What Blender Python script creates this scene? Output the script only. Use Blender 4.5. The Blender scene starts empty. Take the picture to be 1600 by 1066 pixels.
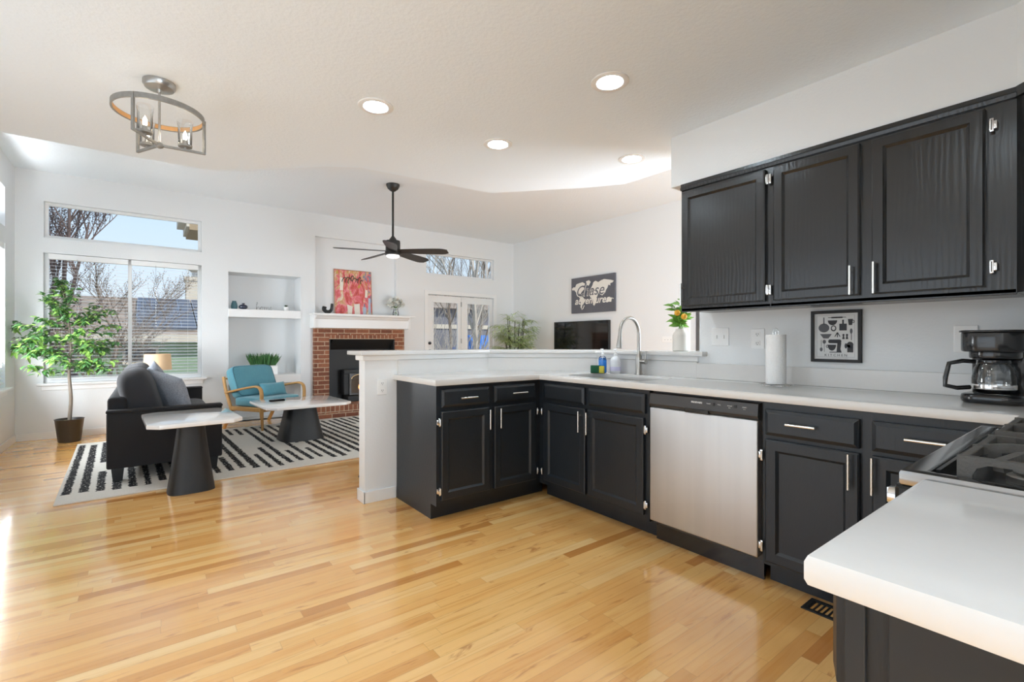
import bpy, bmesh, math, random
from mathutils import Vector, Matrix
random.seed(7)
R = math.radians
sc = bpy.context.scene
COL = sc.collection

# ---------------------------------------------------------------- camera, world, sun, daylight and fill, exposure
YAW = math.atan(568 / 743)
cd = bpy.data.cameras.new('camera'); cam = bpy.data.objects.new('camera', cd); COL.objects.link(cam)
cam.location = (0, 0, 1.16); cam.rotation_euler = (R(90), 0, -YAW)
cd.lens = 743 / 1600 * 36; cd.sensor_width = 36; cd.clip_start = 0.02; cd.clip_end = 200
sc.camera = cam
sc.view_settings.view_transform = 'Standard'; sc.view_settings.look = 'None'
sc.view_settings.exposure = 0.10; sc.view_settings.gamma = 1; sc.view_settings.use_curve_mapping = False
sc.cycles.max_bounces = 12; sc.cycles.diffuse_bounces = 8; sc.cycles.glossy_bounces = 6
sc.cycles.transparent_max_bounces = 24; sc.cycles.transmission_bounces = 8
sc.cycles.sample_clamp_indirect = 6; sc.cycles.use_denoising = True
sc.cycles.caustics_reflective = False; sc.cycles.caustics_refractive = False

w = bpy.data.worlds.new('sky'); sc.world = w; w.use_nodes = True
nt = w.node_tree; nt.nodes.clear()
out = nt.nodes.new('ShaderNodeOutputWorld'); bg = nt.nodes.new('ShaderNodeBackground')
tc = nt.nodes.new('ShaderNodeTexCoord'); sep = nt.nodes.new('ShaderNodeSeparateXYZ'); ramp = nt.nodes.new('ShaderNodeValToRGB')
nt.links.new(tc.outputs['Generated'], sep.inputs[0]); nt.links.new(sep.outputs['Z'], ramp.inputs[0])
ramp.color_ramp.elements[0].position = 0.0; ramp.color_ramp.elements[0].color = (.78, .87, .95, 1)
ramp.color_ramp.elements[1].position = 0.6; ramp.color_ramp.elements[1].color = (.34, .56, .88, 1)
e = ramp.color_ramp.elements.new(0.22); e.color = (.58, .76, .95, 1)
nt.links.new(ramp.outputs[0], bg.inputs[0]); bg.inputs[1].default_value = 1.05
nt.links.new(bg.outputs[0], out.inputs[0])

def light(kind, name, loc, rot, energy, color=(1, 1, 1), **k):
    l = bpy.data.lights.new(name, kind); l.energy = energy; l.color = color
    for a, b in k.items(): setattr(l, a, b)
    o = bpy.data.objects.new(name, l); COL.objects.link(o); o.location = loc; o.rotation_euler = rot
    return o
sun = light('SUN', 'sun', (0, -5, 20), (0, 0, 0), 3.2, (1, .95, .86), angle=R(.6))
sun.rotation_euler = Vector((-.35, .62, -.62)).to_track_quat('-Z', 'Y').to_euler()
# daylight through the left wall windows; patio, back and hall panels are added fill
light('AREA', 'patio_fill_light', (-1.32, 2.1, 1.08), (0, R(-95), 0), 20, (.84, .92, 1), shape='RECTANGLE', size=2.0, size_y=2.7)  # added fill panel at the invented patio door
light('AREA', 'back_fill_light', (0.9, -2.78, 1.3), (R(113), 0, 0), 150, (.66, .83, 1), shape='RECTANGLE', size=3.0, size_y=1.9)  # added fill behind the camera, tilted up towards the ceiling
light('AREA', 'left_window_daylight', (-1.42, 6.5, 1.4), (0, R(-111), 0), 180, (.90, .95, 1), shape='RECTANGLE', size=1.5, size_y=1.5)
light('AREA', 'hall_fill_light', (3.95, 1.1, 1.0), (R(88), 0, 0), 100, (.76, .88, 1), shape='RECTANGLE', size=1.3, size_y=1.4)  # no window stands here; panel added to brighten the living room

# ---------------------------------------------------------------- materials
def new_mat(name):
    m = bpy.data.materials.new(name); m.use_nodes = True
    return m, m.node_tree, m.node_tree.nodes['Principled BSDF']
def mat(name, c, rough=.5, metal=0, spec=.5, noise=0, nscale=20, bump=0, bscale=60, coat=0, sheen=0, trans=0, emit=None, es=0, sss=0, alpha=1, stretch=None):
    m, t, b = new_mat(name)
    b.inputs['Base Color'].default_value = (*c, 1); b.inputs['Roughness'].default_value = rough
    b.inputs['Metallic'].default_value = metal; b.inputs['Specular IOR Level'].default_value = spec
    b.inputs['Coat Weight'].default_value = coat; b.inputs['Sheen Weight'].default_value = sheen
    b.inputs['Transmission Weight'].default_value = trans; b.inputs['Alpha'].default_value = alpha
    if emit: b.inputs['Emission Color'].default_value = (*emit, 1); b.inputs['Emission Strength'].default_value = es
    co = None
    if noise or bump:
        tcn = t.nodes.new('ShaderNodeTexCoord'); co = tcn.outputs['Object']
        if stretch:
            mp = t.nodes.new('ShaderNodeMapping'); mp.inputs['Scale'].default_value = stretch
            t.links.new(co, mp.inputs[0]); co = mp.outputs[0]
    if noise:
        n = t.nodes.new('ShaderNodeTexNoise'); n.inputs['Scale'].default_value = nscale; n.inputs['Detail'].default_value = 6
        t.links.new(co, n.inputs['Vector'])
        mx = t.nodes.new('ShaderNodeMix'); mx.data_type = 'RGBA'
        mx.inputs[6].default_value = (*[max(0, v * (1 - noise)) for v in c], 1)
        mx.inputs[7].default_value = (*[min(1, v * (1 + noise)) for v in c], 1)
        t.links.new(n.outputs['Fac'], mx.inputs[0]); t.links.new(mx.outputs[2], b.inputs['Base Color'])
    if bump:
        n2 = t.nodes.new('ShaderNodeTexNoise'); n2.inputs['Scale'].default_value = bscale; n2.inputs['Detail'].default_value = 4
        t.links.new(co, n2.inputs['Vector'])
        bp = t.nodes.new('ShaderNodeBump'); bp.inputs['Strength'].default_value = bump; bp.inputs['Distance'].default_value = .01
        t.links.new(n2.outputs['Fac'], bp.inputs['Height']); t.links.new(bp.outputs[0], b.inputs['Normal'])
    return m
def thin_glass(name, tint=(1, 1, 1), gloss=.08, rough=.0, fk=1.0):
    m, t, b = new_mat(name); t.nodes.remove(b)
    o = t.nodes['Material Output']; tr = t.nodes.new('ShaderNodeBsdfTransparent'); tr.inputs[0].default_value = (*tint, 1)
    gl = t.nodes.new('ShaderNodeBsdfGlossy'); gl.inputs['Roughness'].default_value = rough
    fr = t.nodes.new('ShaderNodeFresnel'); fr.inputs[0].default_value = 1.35
    ad = t.nodes.new('ShaderNodeMath'); ad.operation = 'MULTIPLY_ADD'; ad.inputs[1].default_value = fk; ad.inputs[2].default_value = gloss - .02
    mx = t.nodes.new('ShaderNodeMixShader')
    t.links.new(fr.outputs[0], ad.inputs[0]); t.links.new(ad.outputs[0], mx.inputs[0])
    t.links.new(tr.outputs[0], mx.inputs[1]); t.links.new(gl.outputs[0], mx.inputs[2]); t.links.new(mx.outputs[0], o.inputs[0])
    return m

M = {}
M['wall'] = mat('wall_paint', (.785, .80, .805), .6, bump=.12, bscale=90)
M['ceil'] = mat('ceiling_paint', (.82, .855, .88), .75, bump=.5, bscale=45)
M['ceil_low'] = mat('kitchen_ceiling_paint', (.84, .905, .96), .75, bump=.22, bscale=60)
M['trim'] = mat('white_trim', (.84, .84, .83), .35)
M['quartz'] = mat('white_quartz', (.715, .70, .68), .16, noise=.015, nscale=60, coat=.2)
M['navy'] = mat('charcoal_paint', (.014, .018, .023), .38, bump=.12, bscale=30, stretch=(6, 6, 1))
M['navy2'] = mat('charcoal_panel', (.0165, .020, .024), .42)
M['chrome'] = mat('chrome', (.8, .8, .8), .12, 1)
M['nickel'] = mat('brushed_nickel', (.46, .45, .43), .32, 1)
M['handle'] = mat('handle_steel', (.85, .84, .80), .25, 1)
M['steel'] = mat('dishwasher_steel', (.62, .61, .60), .5, 1, noise=.09, nscale=3, stretch=(5, 5, .15))
M['dw_black'] = mat('dishwasher_plastic', (.045, .043, .042), .4)
M['black'] = mat('black_plastic', (.010, .010, .011), .2, coat=.4)
M['matt_black'] = mat('matt_black', (.012, .012, .012), .55)
M['white_plastic'] = mat('white_plastic', (.86, .86, .85), .35)
M['dark_slot'] = mat('dark_slot', (.06, .06, .06), .6)
M['glass'] = thin_glass('window_glass', gloss=.022, fk=.05)
M['clear'] = thin_glass('clear_glass', (.97, .98, .98), .10)
M['glow'] = mat('lamp_lens', (1, 1, 1), .5, emit=(.745, .89, 1), es=100)
M['bulb'] = mat('bulb', (1, 1, 1), .5, emit=(1, .86, .66), es=40)
M['fan_lens'] = mat('fan_lens', (1, 1, 1), .5, emit=(1, .98, .95), es=.9)

def grain_cabinet():
    m, t, b = new_mat('black_oak_paint')
    b.inputs['Base Color'].default_value = (.013, .0135, .0145, 1); b.inputs['Roughness'].default_value = .27
    b.inputs['Coat Weight'].default_value = .35; b.inputs['Coat Roughness'].default_value = .22
    c = t.nodes.new('ShaderNodeTexCoord'); mp = t.nodes.new('ShaderNodeMapping'); mp.inputs['Scale'].default_value = (7, 7, 1.1)
    t.links.new(c.outputs['Object'], mp.inputs[0])
    wv = t.nodes.new('ShaderNodeTexWave'); wv.inputs['Scale'].default_value = 2.2; wv.inputs['Distortion'].default_value = 7; wv.inputs['Detail'].default_value = 3
    wv.inputs['Detail Scale'].default_value = 1.2; wv.bands_direction = 'X'
    t.links.new(mp.outputs[0], wv.inputs['Vector'])
    bp = t.nodes.new('ShaderNodeBump'); bp.inputs['Strength'].default_value = .22; bp.inputs['Distance'].default_value = .002
    t.links.new(wv.outputs['Fac'], bp.inputs['Height']); t.links.new(bp.outputs[0], b.inputs['Normal'])
    return m
M['black_oak'] = grain_cabinet()

def mathn(t, op, a, b=None, c=None):
    n = t.nodes.new('ShaderNodeMath'); n.operation = op
    for i, v in enumerate((a, b, c)):
        if v is None: continue
        if isinstance(v, (int, float)): n.inputs[i].default_value = v
        else: t.links.new(v, n.inputs[i])
    return n.outputs[0]
def ramp_node(t, fac, stops, const=False):
    r = t.nodes.new('ShaderNodeValToRGB'); cr = r.color_ramp
    if const: cr.interpolation = 'CONSTANT'
    cr.elements[0].position = stops[0][0]; cr.elements[0].color = (*stops[0][1], 1)
    cr.elements[1].position = stops[-1][0]; cr.elements[1].color = (*stops[-1][1], 1)
    for p, c in stops[1:-1]:
        e = cr.elements.new(p); e.color = (*c, 1)
    t.links.new(fac, r.inputs[0]); return r.outputs[0]
def noise_node(t, vec, scale, detail=4, rough=.5, dist=0):
    n = t.nodes.new('ShaderNodeTexNoise'); n.inputs['Scale'].default_value = scale; n.inputs['Detail'].default_value = detail
    n.inputs['Roughness'].default_value = rough; n.inputs['Distortion'].default_value = dist
    t.links.new(vec, n.inputs['Vector']); return n.outputs['Fac']
def white(t, vec):
    n = t.nodes.new('ShaderNodeTexWhiteNoise'); n.noise_dimensions = '3D'; t.links.new(vec, n.inputs['Vector']); return n.outputs['Value'], n.outputs['Color']
def comb(t, x, y, z=0.0):
    n = t.nodes.new('ShaderNodeCombineXYZ')
    for i, v in enumerate((x, y, z)):
        if isinstance(v, (int, float)): n.inputs[i].default_value = v
        else: t.links.new(v, n.inputs[i])
    return n.outputs[0]
def mix(t, fac, a, b, mode='MIX'):
    n = t.nodes.new('ShaderNodeMix'); n.data_type = 'RGBA'; n.blend_type = mode
    for i, v in ((0, fac), (6, a), (7, b)):
        if isinstance(v, (int, float)): n.inputs[i].default_value = v
        elif isinstance(v, tuple): n.inputs[i].default_value = (*v, 1)
        else: t.links.new(v, n.inputs[i])
    return n.outputs[2]

def oak_floor():
    m, t, b = new_mat('oak_strip_floor')
    c = t.nodes.new('ShaderNodeTexCoord'); s = t.nodes.new('ShaderNodeSeparateXYZ'); t.links.new(c.outputs['Object'], s.inputs[0])
    W = .0572; L = .78
    yw = mathn(t, 'DIVIDE', s.outputs['Y'], W); row = mathn(t, 'FLOOR', yw)
    ro, _ = white(t, comb(t, row, 3.1)); xo = mathn(t, 'MULTIPLY_ADD', ro, 17.3, mathn(t, 'DIVIDE', s.outputs['X'], L))
    pid = mathn(t, 'FLOOR', xo)
    v1, c1 = white(t, comb(t, row, pid, 1.7)); v2, _ = white(t, comb(t, row, pid, 9.2))
    base = ramp_node(t, v1, [(0, (.58, .24, .055)), (.05, (.72, .34, .09)), (.2, (.86, .44, .13)), (.55, (.92, .51, .165)), (.85, (.95, .565, .205)), (1, (.97, .63, .27))])
    # grain
    gx = mathn(t, 'MULTIPLY_ADD', v2, 40.0, mathn(t, 'MULTIPLY', s.outputs['X'], 1.6)); gy = mathn(t, 'MULTIPLY', s.outputs['Y'], 42.0)
    g = noise_node(t, comb(t, gx, gy, mathn(t, 'MULTIPLY', v1, 30.0)), 1.0, 6, .62, .8)
    gcol = ramp_node(t, g, [(.22, (.68, .46, .28)), (.38, (.93, .85, .73)), (.5, (1, 1, 1)), (.66, (1.03, 1.03, 1.03)), (.8, (.88, .80, .68))])
    col = mix(t, .8, base, gcol, 'MULTIPLY')
    # dark knots / heart streaks
    k = noise_node(t, comb(t, mathn(t, 'MULTIPLY_ADD', v2, 13.0, mathn(t, 'MULTIPLY', s.outputs['X'], 3.0)), mathn(t, 'MULTIPLY', s.outputs['Y'], 16.0), mathn(t, 'MULTIPLY', v1, 11.0)), 1.0, 4, .6, 1.2)
    km = ramp_node(t, k, [(.60, (0, 0, 0)), (.70, (1, 1, 1))])
    col = mix(t, mathn(t, 'MULTIPLY', km, .6), col, (.46, .15, .035))
    # worn amber patches in front of the sink
    big = noise_node(t, c.outputs['Object'], 1.3, 3)
    dx = mathn(t, 'SUBTRACT', 2.9, s.outputs['X'])
    wear = mathn(t, 'MULTIPLY', ramp_node(t, big, [(.42, (0, 0, 0)), (.62, (1, 1, 1))]), ramp_node(t, mathn(t, 'DIVIDE', dx, 3.0), [(.18, (1, 1, 1)), (.55, (0, 0, 0))]))
    col = mix(t, mathn(t, 'MULTIPLY', wear, .55), col, (.52, .22, .06))
    # joints
    fy = mathn(t, 'FRACT', yw); fx = mathn(t, 'FRACT', xo)
    j1 = mathn(t, 'LESS_THAN', mathn(t, 'MINIMUM', fy, mathn(t, 'SUBTRACT', 1.0, fy)), .016)
    j2 = mathn(t, 'LESS_THAN', mathn(t, 'MINIMUM', fx, mathn(t, 'SUBTRACT', 1.0, fx)), .0012)
    j = mathn(t, 'MAXIMUM', j1, j2)
    col = mix(t, mathn(t, 'MULTIPLY', j, .32), col, (.30, .14, .05))
    t.links.new(col, b.inputs['Base Color'])
    r = mathn(t, 'MULTIPLY_ADD', noise_node(t, c.outputs['Object'], 2.5, 3), .12, .15)
    t.links.new(r, b.inputs['Roughness']); b.inputs['Specular IOR Level'].default_value = .7; b.inputs['Coat Weight'].default_value = .8; b.inputs['Coat Roughness'].default_value = .10
    bp = t.nodes.new('ShaderNodeBump'); bp.inputs['Strength'].default_value = .08; bp.inputs['Distance'].default_value = .003
    t.links.new(mathn(t, 'SUBTRACT', mathn(t, 'MULTIPLY', g, .5), j), bp.inputs['Height']); t.links.new(bp.outputs[0], b.inputs['Normal'])
    return m
M['floor'] = oak_floor()

def brick_mat(name, bw, bh, swap='XZ', off=.5):
    m, t, b = new_mat(name)
    c = t.nodes.new('ShaderNodeTexCoord'); s = t.nodes.new('ShaderNodeSeparateXYZ'); t.links.new(c.outputs['Object'], s.inputs[0])
    u = mathn(t, 'ADD', s.outputs['X'], s.outputs['Y']) if swap == 'XZ' else s.outputs['X']
    v = s.outputs['Z'] if swap == 'XZ' else s.outputs['Y']
    br = t.nodes.new('ShaderNodeTexBrick'); br.inputs['Scale'].default_value = 1
    br.offset = off
    br.inputs['Brick Width'].default_value = bw; br.inputs['Row Height'].default_value = bh
    br.inputs['Mortar Size'].default_value = .006; br.inputs['Mortar Smooth'].default_value = .2; br.inputs['Bias'].default_value = -.1
    br.inputs['Color1'].default_value = (.30, .115, .06, 1); br.inputs['Color2'].default_value = (.17, .06, .035, 1)
    br.inputs['Mortar'].default_value = (.50, .38, .27, 1)
    t.links.new(comb(t, u, v), br.inputs['Vector'])
    n = noise_node(t, c.outputs['Object'], 30, 5)
    col = mix(t, .6, br.outputs['Color'], ramp_node(t, n, [(.3, (.7, .7, .7)), (.7, (1.3, 1.25, 1.2))]), 'MULTIPLY')
    t.links.new(col, b.inputs['Base Color']); b.inputs['Roughness'].default_value = .85
    bp = t.nodes.new('ShaderNodeBump'); bp.inputs['Strength'].default_value = .5; bp.inputs['Distance'].default_value = .006; bp.invert = True
    t.links.new(br.outputs['Fac'], bp.inputs['Height']); t.links.new(bp.outputs[0], b.inputs['Normal'])
    return m
M['brick'] = brick_mat('running_brick', .203, .0677)
M['soldier'] = brick_mat('soldier_brick', .0677, .0995, off=0)

def rug_mat():
    m, t, b = new_mat('striped_rug')
    c = t.nodes.new('ShaderNodeTexCoord'); s = t.nodes.new('ShaderNodeSeparateXYZ'); t.links.new(c.outputs['Object'], s.inputs[0])
    X, Y = s.outputs['X'], s.outputs['Y']
    P = .098
    wob = mathn(t, 'MULTIPLY', mathn(t, 'SUBTRACT', noise_node(t, comb(t, mathn(t, 'MULTIPLY', X, 9.0), mathn(t, 'MULTIPLY', Y, 30.0)), 1.0, 6, .75), .5), .075)
    xs = mathn(t, 'DIVIDE', mathn(t, 'ADD', X, wob), P); i = mathn(t, 'FLOOR', xs); f = mathn(t, 'FRACT', xs)
    r1, _ = white(t, comb(t, i, 2.2)); r2, _ = white(t, comb(t, i, 7.7)); r3, _ = white(t, comb(t, i, 4.4))
    band = mathn(t, 'LESS_THAN', mathn(t, 'ABSOLUTE', mathn(t, 'SUBTRACT', f, .5)), mathn(t, 'MULTIPLY_ADD', r3, .1, .20))
    # stripes start near the front or back hem and stop at their own lengths
    front = mathn(t, 'LESS_THAN', Y, mathn(t, 'MULTIPLY_ADD', r1, 1.5, .75))
    back = mathn(t, 'GREATER_THAN', Y, mathn(t, 'MULTIPLY_ADD', r2, -1.3, 2.1))
    hem = mathn(t, 'MULTIPLY', mathn(t, 'GREATER_THAN', Y, mathn(t, 'MULTIPLY_ADD', r2, .16, .12)), mathn(t, 'LESS_THAN', Y, mathn(t, 'MULTIPLY_ADD', r1, -.14, 2.5)))
    msk = mathn(t, 'MULTIPLY', mathn(t, 'MULTIPLY', band, mathn(t, 'MAXIMUM', front, back)), hem)
    n = noise_node(t, comb(t, mathn(t, 'MULTIPLY', X, 55.0), mathn(t, 'MULTIPLY', Y, 38.0)), 1.0, 4, .7)
    br = mathn(t, 'GREATER_THAN', n, .40)
    msk = mathn(t, 'MULTIPLY', msk, mathn(t, 'MULTIPLY_ADD', br, .8, .2))
    cream = mix(t, noise_node(t, c.outputs['Object'], 120, 3), (.62, .59, .53), (.75, .73, .68))
    t.links.new(mix(t, msk, cream, (.022, .022, .024)), b.inputs['Base Color'])
    b.inputs['Roughness'].default_value = .95; b.inputs['Specular IOR Level'].default_value = .1
    bp = t.nodes.new('ShaderNodeBump'); bp.inputs['Strength'].default_value = .6; bp.inputs['Distance'].default_value = .006
    t.links.new(noise_node(t, c.outputs['Object'], 160, 2), bp.inputs['Height']); t.links.new(bp.outputs[0], b.inputs['Normal'])
    return m
M['rug'] = rug_mat()

# ---------------------------------------------------------------- mesh building
class MB:
    def __init__(self): self.v = []; self.f = []; self.M = Matrix.Identity(4)
    def add(self, vs, fs):
        n = len(self.v); self.v += [tuple(self.M @ Vector(p)) for p in vs]; self.f += [tuple(i + n for i in f) for f in fs]
        return self
    def addbm(self, bm):
        bm.verts.index_update(); vs = [v.co.copy() for v in bm.verts]; fs = [[v.index for v in f.verts] for f in bm.faces]
        bm.free(); return self.add(vs, fs)
    def box(self, x0, x1, y0, y1, z0, z1, bev=0, seg=2):
        bm = bmesh.new(); bmesh.ops.create_cube(bm, size=1)
        for v in bm.verts: v.co = Vector(((x0 + x1) / 2 + v.co.x * (x1 - x0), (y0 + y1) / 2 + v.co.y * (y1 - y0), (z0 + z1) / 2 + v.co.z * (z1 - z0)))
        if bev: bmesh.ops.bevel(bm, geom=bm.edges[:], offset=min(bev, .49 * min(abs(x1 - x0), abs(y1 - y0), abs(z1 - z0))), segments=seg, profile=.5, affect='EDGES')
        return self.addbm(bm)
    def tube(self, pts, r, n=10, closed=False, sq=None):
        pts = [Vector(p) for p in pts]; m = len(pts)
        rs = [r] * m if isinstance(r, (int, float)) else list(r)
        T = []
        for i in range(m):
            a = pts[(i - 1) % m] if (closed or i > 0) else pts[i]; b = pts[(i + 1) % m] if (closed or i < m - 1) else pts[i]
            d = (b - a); T.append(d.normalized() if d.length > 1e-9 else Vector((0, 0, 1)))
        up = Vector((0, 0, 1)) if abs(T[0].z) < .9 else Vector((1, 0, 0))
        N = (up - T[0] * up.dot(T[0])).normalized(); vs = []
        for i in range(m):
            N = (N - T[i] * N.dot(T[i])); N = N.normalized() if N.length > 1e-6 else Vector((1, 0, 0))
            B = T[i].cross(N)
            for k in range(n):
                a = 2 * math.pi * k / n + (math.pi / n if sq else 0)
                cx, sx = math.cos(a), math.sin(a)
                if sq: cx *= sq[0] * 1.414; sx *= sq[1] * 1.414
                vs.append(pts[i] + (N * cx + B * sx) * rs[i])
        fs = []
        for i in range(m if closed else m - 1):
            j = (i + 1) % m
            for k in range(n): l = (k + 1) % n; fs.append((i * n + k, i * n + l, j * n + l, j * n + k))
        if not closed: fs.append(tuple(range(n))[::-1]); fs.append(tuple((m - 1) * n + k for k in range(n)))
        return self.add(vs, fs)
    def cyl(self, p0, p1, r0, r1=None, n=24): return self.tube([p0, p1], [r0, r0 if r1 is None else r1], n)
    def bar(self, p0, p1, a, b): return self.tube([p0, p1], 1, 4, sq=(a / 2, b / 2))
    def lathe(self, prof, c=(0, 0, 0), n=32, caps='bt'):
        vs = []; fs = []; c = Vector(c)
        for (r, z) in prof:
            for k in range(n):
                a = 2 * math.pi * k / n; p = Vector((r * math.cos(a), r * math.sin(a), z))
                vs.append(c + p)
        for i in range(len(prof) - 1):
            for k in range(n): l = (k + 1) % n; fs.append((i * n + k, i * n + l, (i + 1) * n + l, (i + 1) * n + k))
        if 'b' in caps and prof[0][0] > 1e-4 and prof[0] != prof[-1]: fs.append(tuple(range(n))[::-1])
        if 't' in caps and prof[-1][0] > 1e-4 and prof[0] != prof[-1]: fs.append(tuple((len(prof) - 1) * n + k for k in range(n)))
        return self.add(vs, fs)
    def sphere(self, c, r, s=(1, 1, 1), n=16):
        prof = [(math.sin(math.pi * i / (n // 2)) * 1.0, -math.cos(math.pi * i / (n // 2))) for i in range(n // 2 + 1)]
        vs = []; fs = []
        for (q, z) in prof:
            for k in range(n):
                a = 2 * math.pi * k / n; vs.append((c[0] + r * s[0] * q * math.cos(a), c[1] + r * s[1] * q * math.sin(a), c[2] + r * s[2] * z))
        for i in range(len(prof) - 1):
            for k in range(n): l = (k + 1) % n; fs.append((i * n + k, i * n + l, (i + 1) * n + l, (i + 1) * n + k))
        return self.add(vs, fs)
    def prism(self, poly, a, b, plane='XY', holes=(), bev=0):
        """outline (list of 2-D points, with holes) pushed from a to b along the third axis"""
        cu = bpy.data.curves.new('t', 'CURVE'); cu.dimensions = '2D'; cu.fill_mode = 'BOTH'
        for pl in [poly] + list(holes):
            sp = cu.splines.new('POLY'); sp.points.add(len(pl) - 1); sp.use_cyclic_u = True
            for p, q in zip(sp.points, pl): p.co = (q[0], q[1], 0, 1)
        cu.extrude = abs(b - a) / 2 - bev; cu.bevel_depth = bev; cu.bevel_resolution = 1
        if bev: cu.offset = -bev
        o = bpy.data.objects.new('t', cu); COL.objects.link(o); dg = bpy.context.evaluated_depsgraph_get(); dg.update()
        me = bpy.data.meshes.new_from_object(o.evaluated_get(dg)); mid = (a + b) / 2
        vs = []
        for v in me.vertices:
            x, y, z = v.co; z += mid
            vs.append({'XY': (x, y, z), 'XZ': (x, z, y), 'YZ': (z, x, y)}[plane])
        fs = [tuple(p.vertices) for p in me.polygons]
        bpy.data.objects.remove(o); bpy.data.curves.remove(cu); bpy.data.meshes.remove(me)
        return self.add(vs, fs)
    def text(self, s, size, ext, plane='XZ', loc=(0, 0, 0), shear=0, bold=0, align='CENTER', flip=False):
        cu = bpy.data.curves.new('t', 'FONT'); cu.body = s; cu.size = size; cu.extrude = ext; cu.align_x = align; cu.shear = shear; cu.offset = bold; cu.resolution_u = 3
        o = bpy.data.objects.new('t', cu); COL.objects.link(o); dg = bpy.context.evaluated_depsgraph_get(); dg.update()
        me = bpy.data.meshes.new_from_object(o.evaluated_get(dg)); vs = []
        for v in me.vertices:
            x, y, z = v.co
            vs.append((loc[0] + x, loc[1] - z, loc[2] + y))
        fs = [tuple(p.vertices) for p in me.polygons]
        bpy.data.objects.remove(o); bpy.data.curves.remove(cu); bpy.data.meshes.remove(me)
        return self.add(vs, fs)
    def superq(self, c, s, e=.35, n=24, rot=None, sag=0):
        """soft block: superellipsoid of half sizes s"""
        vs = []; fs = []; m = n // 2
        def pw(v, p): return math.copysign(abs(v) ** p, v)
        for i in range(m + 1):
            ph = -math.pi / 2 + math.pi * i / m
            for k in range(n):
                th = 2 * math.pi * k / n
                p = Vector((s[0] * pw(math.cos(ph), e) * pw(math.cos(th), e), s[1] * pw(math.cos(ph), e) * pw(math.sin(th), e), s[2] * pw(math.sin(ph), e)))
                if rot: p = rot @ p
                vs.append(Vector(c) + p)
        for i in range(m):
            for k in range(n): l = (k + 1) % n; fs.append((i * n + k, i * n + l, (i + 1) * n + l, (i + 1) * n + k))
        return self.add(vs, fs)
    def pillow(self, w, h, t, rot=None, c=(0, 0, 0), n=14, wr=.0):
        vs = []; fs = []
        rnd = random.Random(int(w * 1000 + h * 77 + t * 31))
        for side in (1, -1):
            b = len(vs)
            for i in range(n + 1):
                for j in range(n + 1):
                    u = -1 + 2 * i / n; v = -1 + 2 * j / n
                    pin = 1 - .07 * (1 - u * u) * abs(v) ** 3 ; pin2 = 1 - .07 * (1 - v * v) * abs(u) ** 3
                    z = side * t / 2 * ((1 - abs(u) ** 2.6) * (1 - abs(v) ** 2.6)) ** .55
                    z += side * wr * rnd.uniform(-1, 1) * (1 - abs(u)) * (1 - abs(v))
                    p = Vector((u * w / 2 * pin2, z, v * h / 2 * pin))
                    vs.append(p)
            for i in range(n):
                for j in range(n):
                    a = b + i * (n + 1) + j; q = (a, a + 1, a + n + 2, a + n + 1)
                    fs.append(q if side > 0 else q[::-1])
        vs = [Vector(c) + (rot @ p if rot else p) for p in vs]
        return self.add(vs, fs)
    def leaf(self, p, d, up, L, W, droop=.3, fold=.25):
        p = Vector(p); d = Vector(d).normalized(); s = d.cross(Vector(up))
        s = s.normalized() if s.length > 1e-4 else Vector((1, 0, 0)); n = s.cross(d)
        def q(t, w, h): return p + d * (L * t) + s * (W * w) + n * h - Vector((0, 0, 1)) * (droop * L * t * t)
        vs = [q(0, 0, 0), q(.3, -.42, fold * W * .4), q(.62, -.38, fold * W * .4), q(1, 0, 0), q(.62, .38, fold * W * .4), q(.3, .42, fold * W * .4), q(.3, 0, 0), q(.62, 0, 0)]
        return self.add(vs, [(0, 1, 6), (1, 2, 7, 6), (2, 3, 7), (0, 6, 5), (6, 7, 4, 5), (7, 3, 4)])
    def build(self, name, m, parent=None, loc=(0, 0, 0), rz=0, smooth=None, weld=True, origin=None):
        me = bpy.data.meshes.new(name)
        vs = self.v
        if origin is not None:
            o_ = Vector(origin); vs = [tuple(Vector(p) - o_) for p in vs]; loc = tuple(o_)
        me.from_pydata(vs, [], self.f)
        bm = bmesh.new(); bm.from_mesh(me)
        if weld: bmesh.ops.remove_doubles(bm, verts=bm.verts[:], dist=1e-5)
        bmesh.ops.recalc_face_normals(bm, faces=bm.faces[:]); bm.to_mesh(me); bm.free()
        if smooth:
            me.shade_smooth(); me.set_sharp_from_angle(angle=R(smooth))
        ob = bpy.data.objects.new(name, me); COL.objects.link(ob)
        me.materials.append(M[m] if isinstance(m, str) else m)
        ob.location = loc; ob.rotation_euler = (0, 0, rz)
        if parent: ob.parent = parent
        return ob

def tag(o, label=None, cat=None, group=None, kind=None):
    if label: o['label'] = label
    if cat: o['category'] = cat
    if group: o['group'] = group
    if kind: o['kind'] = kind
    return o
def empty(name, loc, rz=0, label=None, cat=None, group=None):
    o = bpy.data.objects.new(name, None); COL.objects.link(o); o.location = loc; o.rotation_euler = (0, 0, rz); o.empty_display_size = .1
    return tag(o, label, cat, group)
def struct(name, mb, m, **k):
    return tag(mb.build(name, m, **k), kind='structure')
def copy_tree(o, parent=None):
    c = o.copy(); COL.objects.link(c)
    if parent: c.parent = parent
    for ch in o.children: copy_tree(ch, c)
    return c
def rect(x0, x1, z0, z1): return [(x0, z0), (x1, z0), (x1, z1), (x0, z1)]
def arc(c, r, a0, a1, n): return [(c[0] + r * math.cos(R(a0 + (a1 - a0) * i / n)), c[1] + r * math.sin(R(a0 + (a1 - a0) * i / n))) for i in range(n + 1)]
def rrect(x0, x1, y0, y1, r, n=4):
    return arc((x1 - r, y0 + r), r, -90, 0, n) + arc((x1 - r, y1 - r), r, 0, 90, n) + arc((x0 + r, y1 - r), r, 90, 180, n) + arc((x0 + r, y0 + r), r, 180, 270, n)
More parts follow.
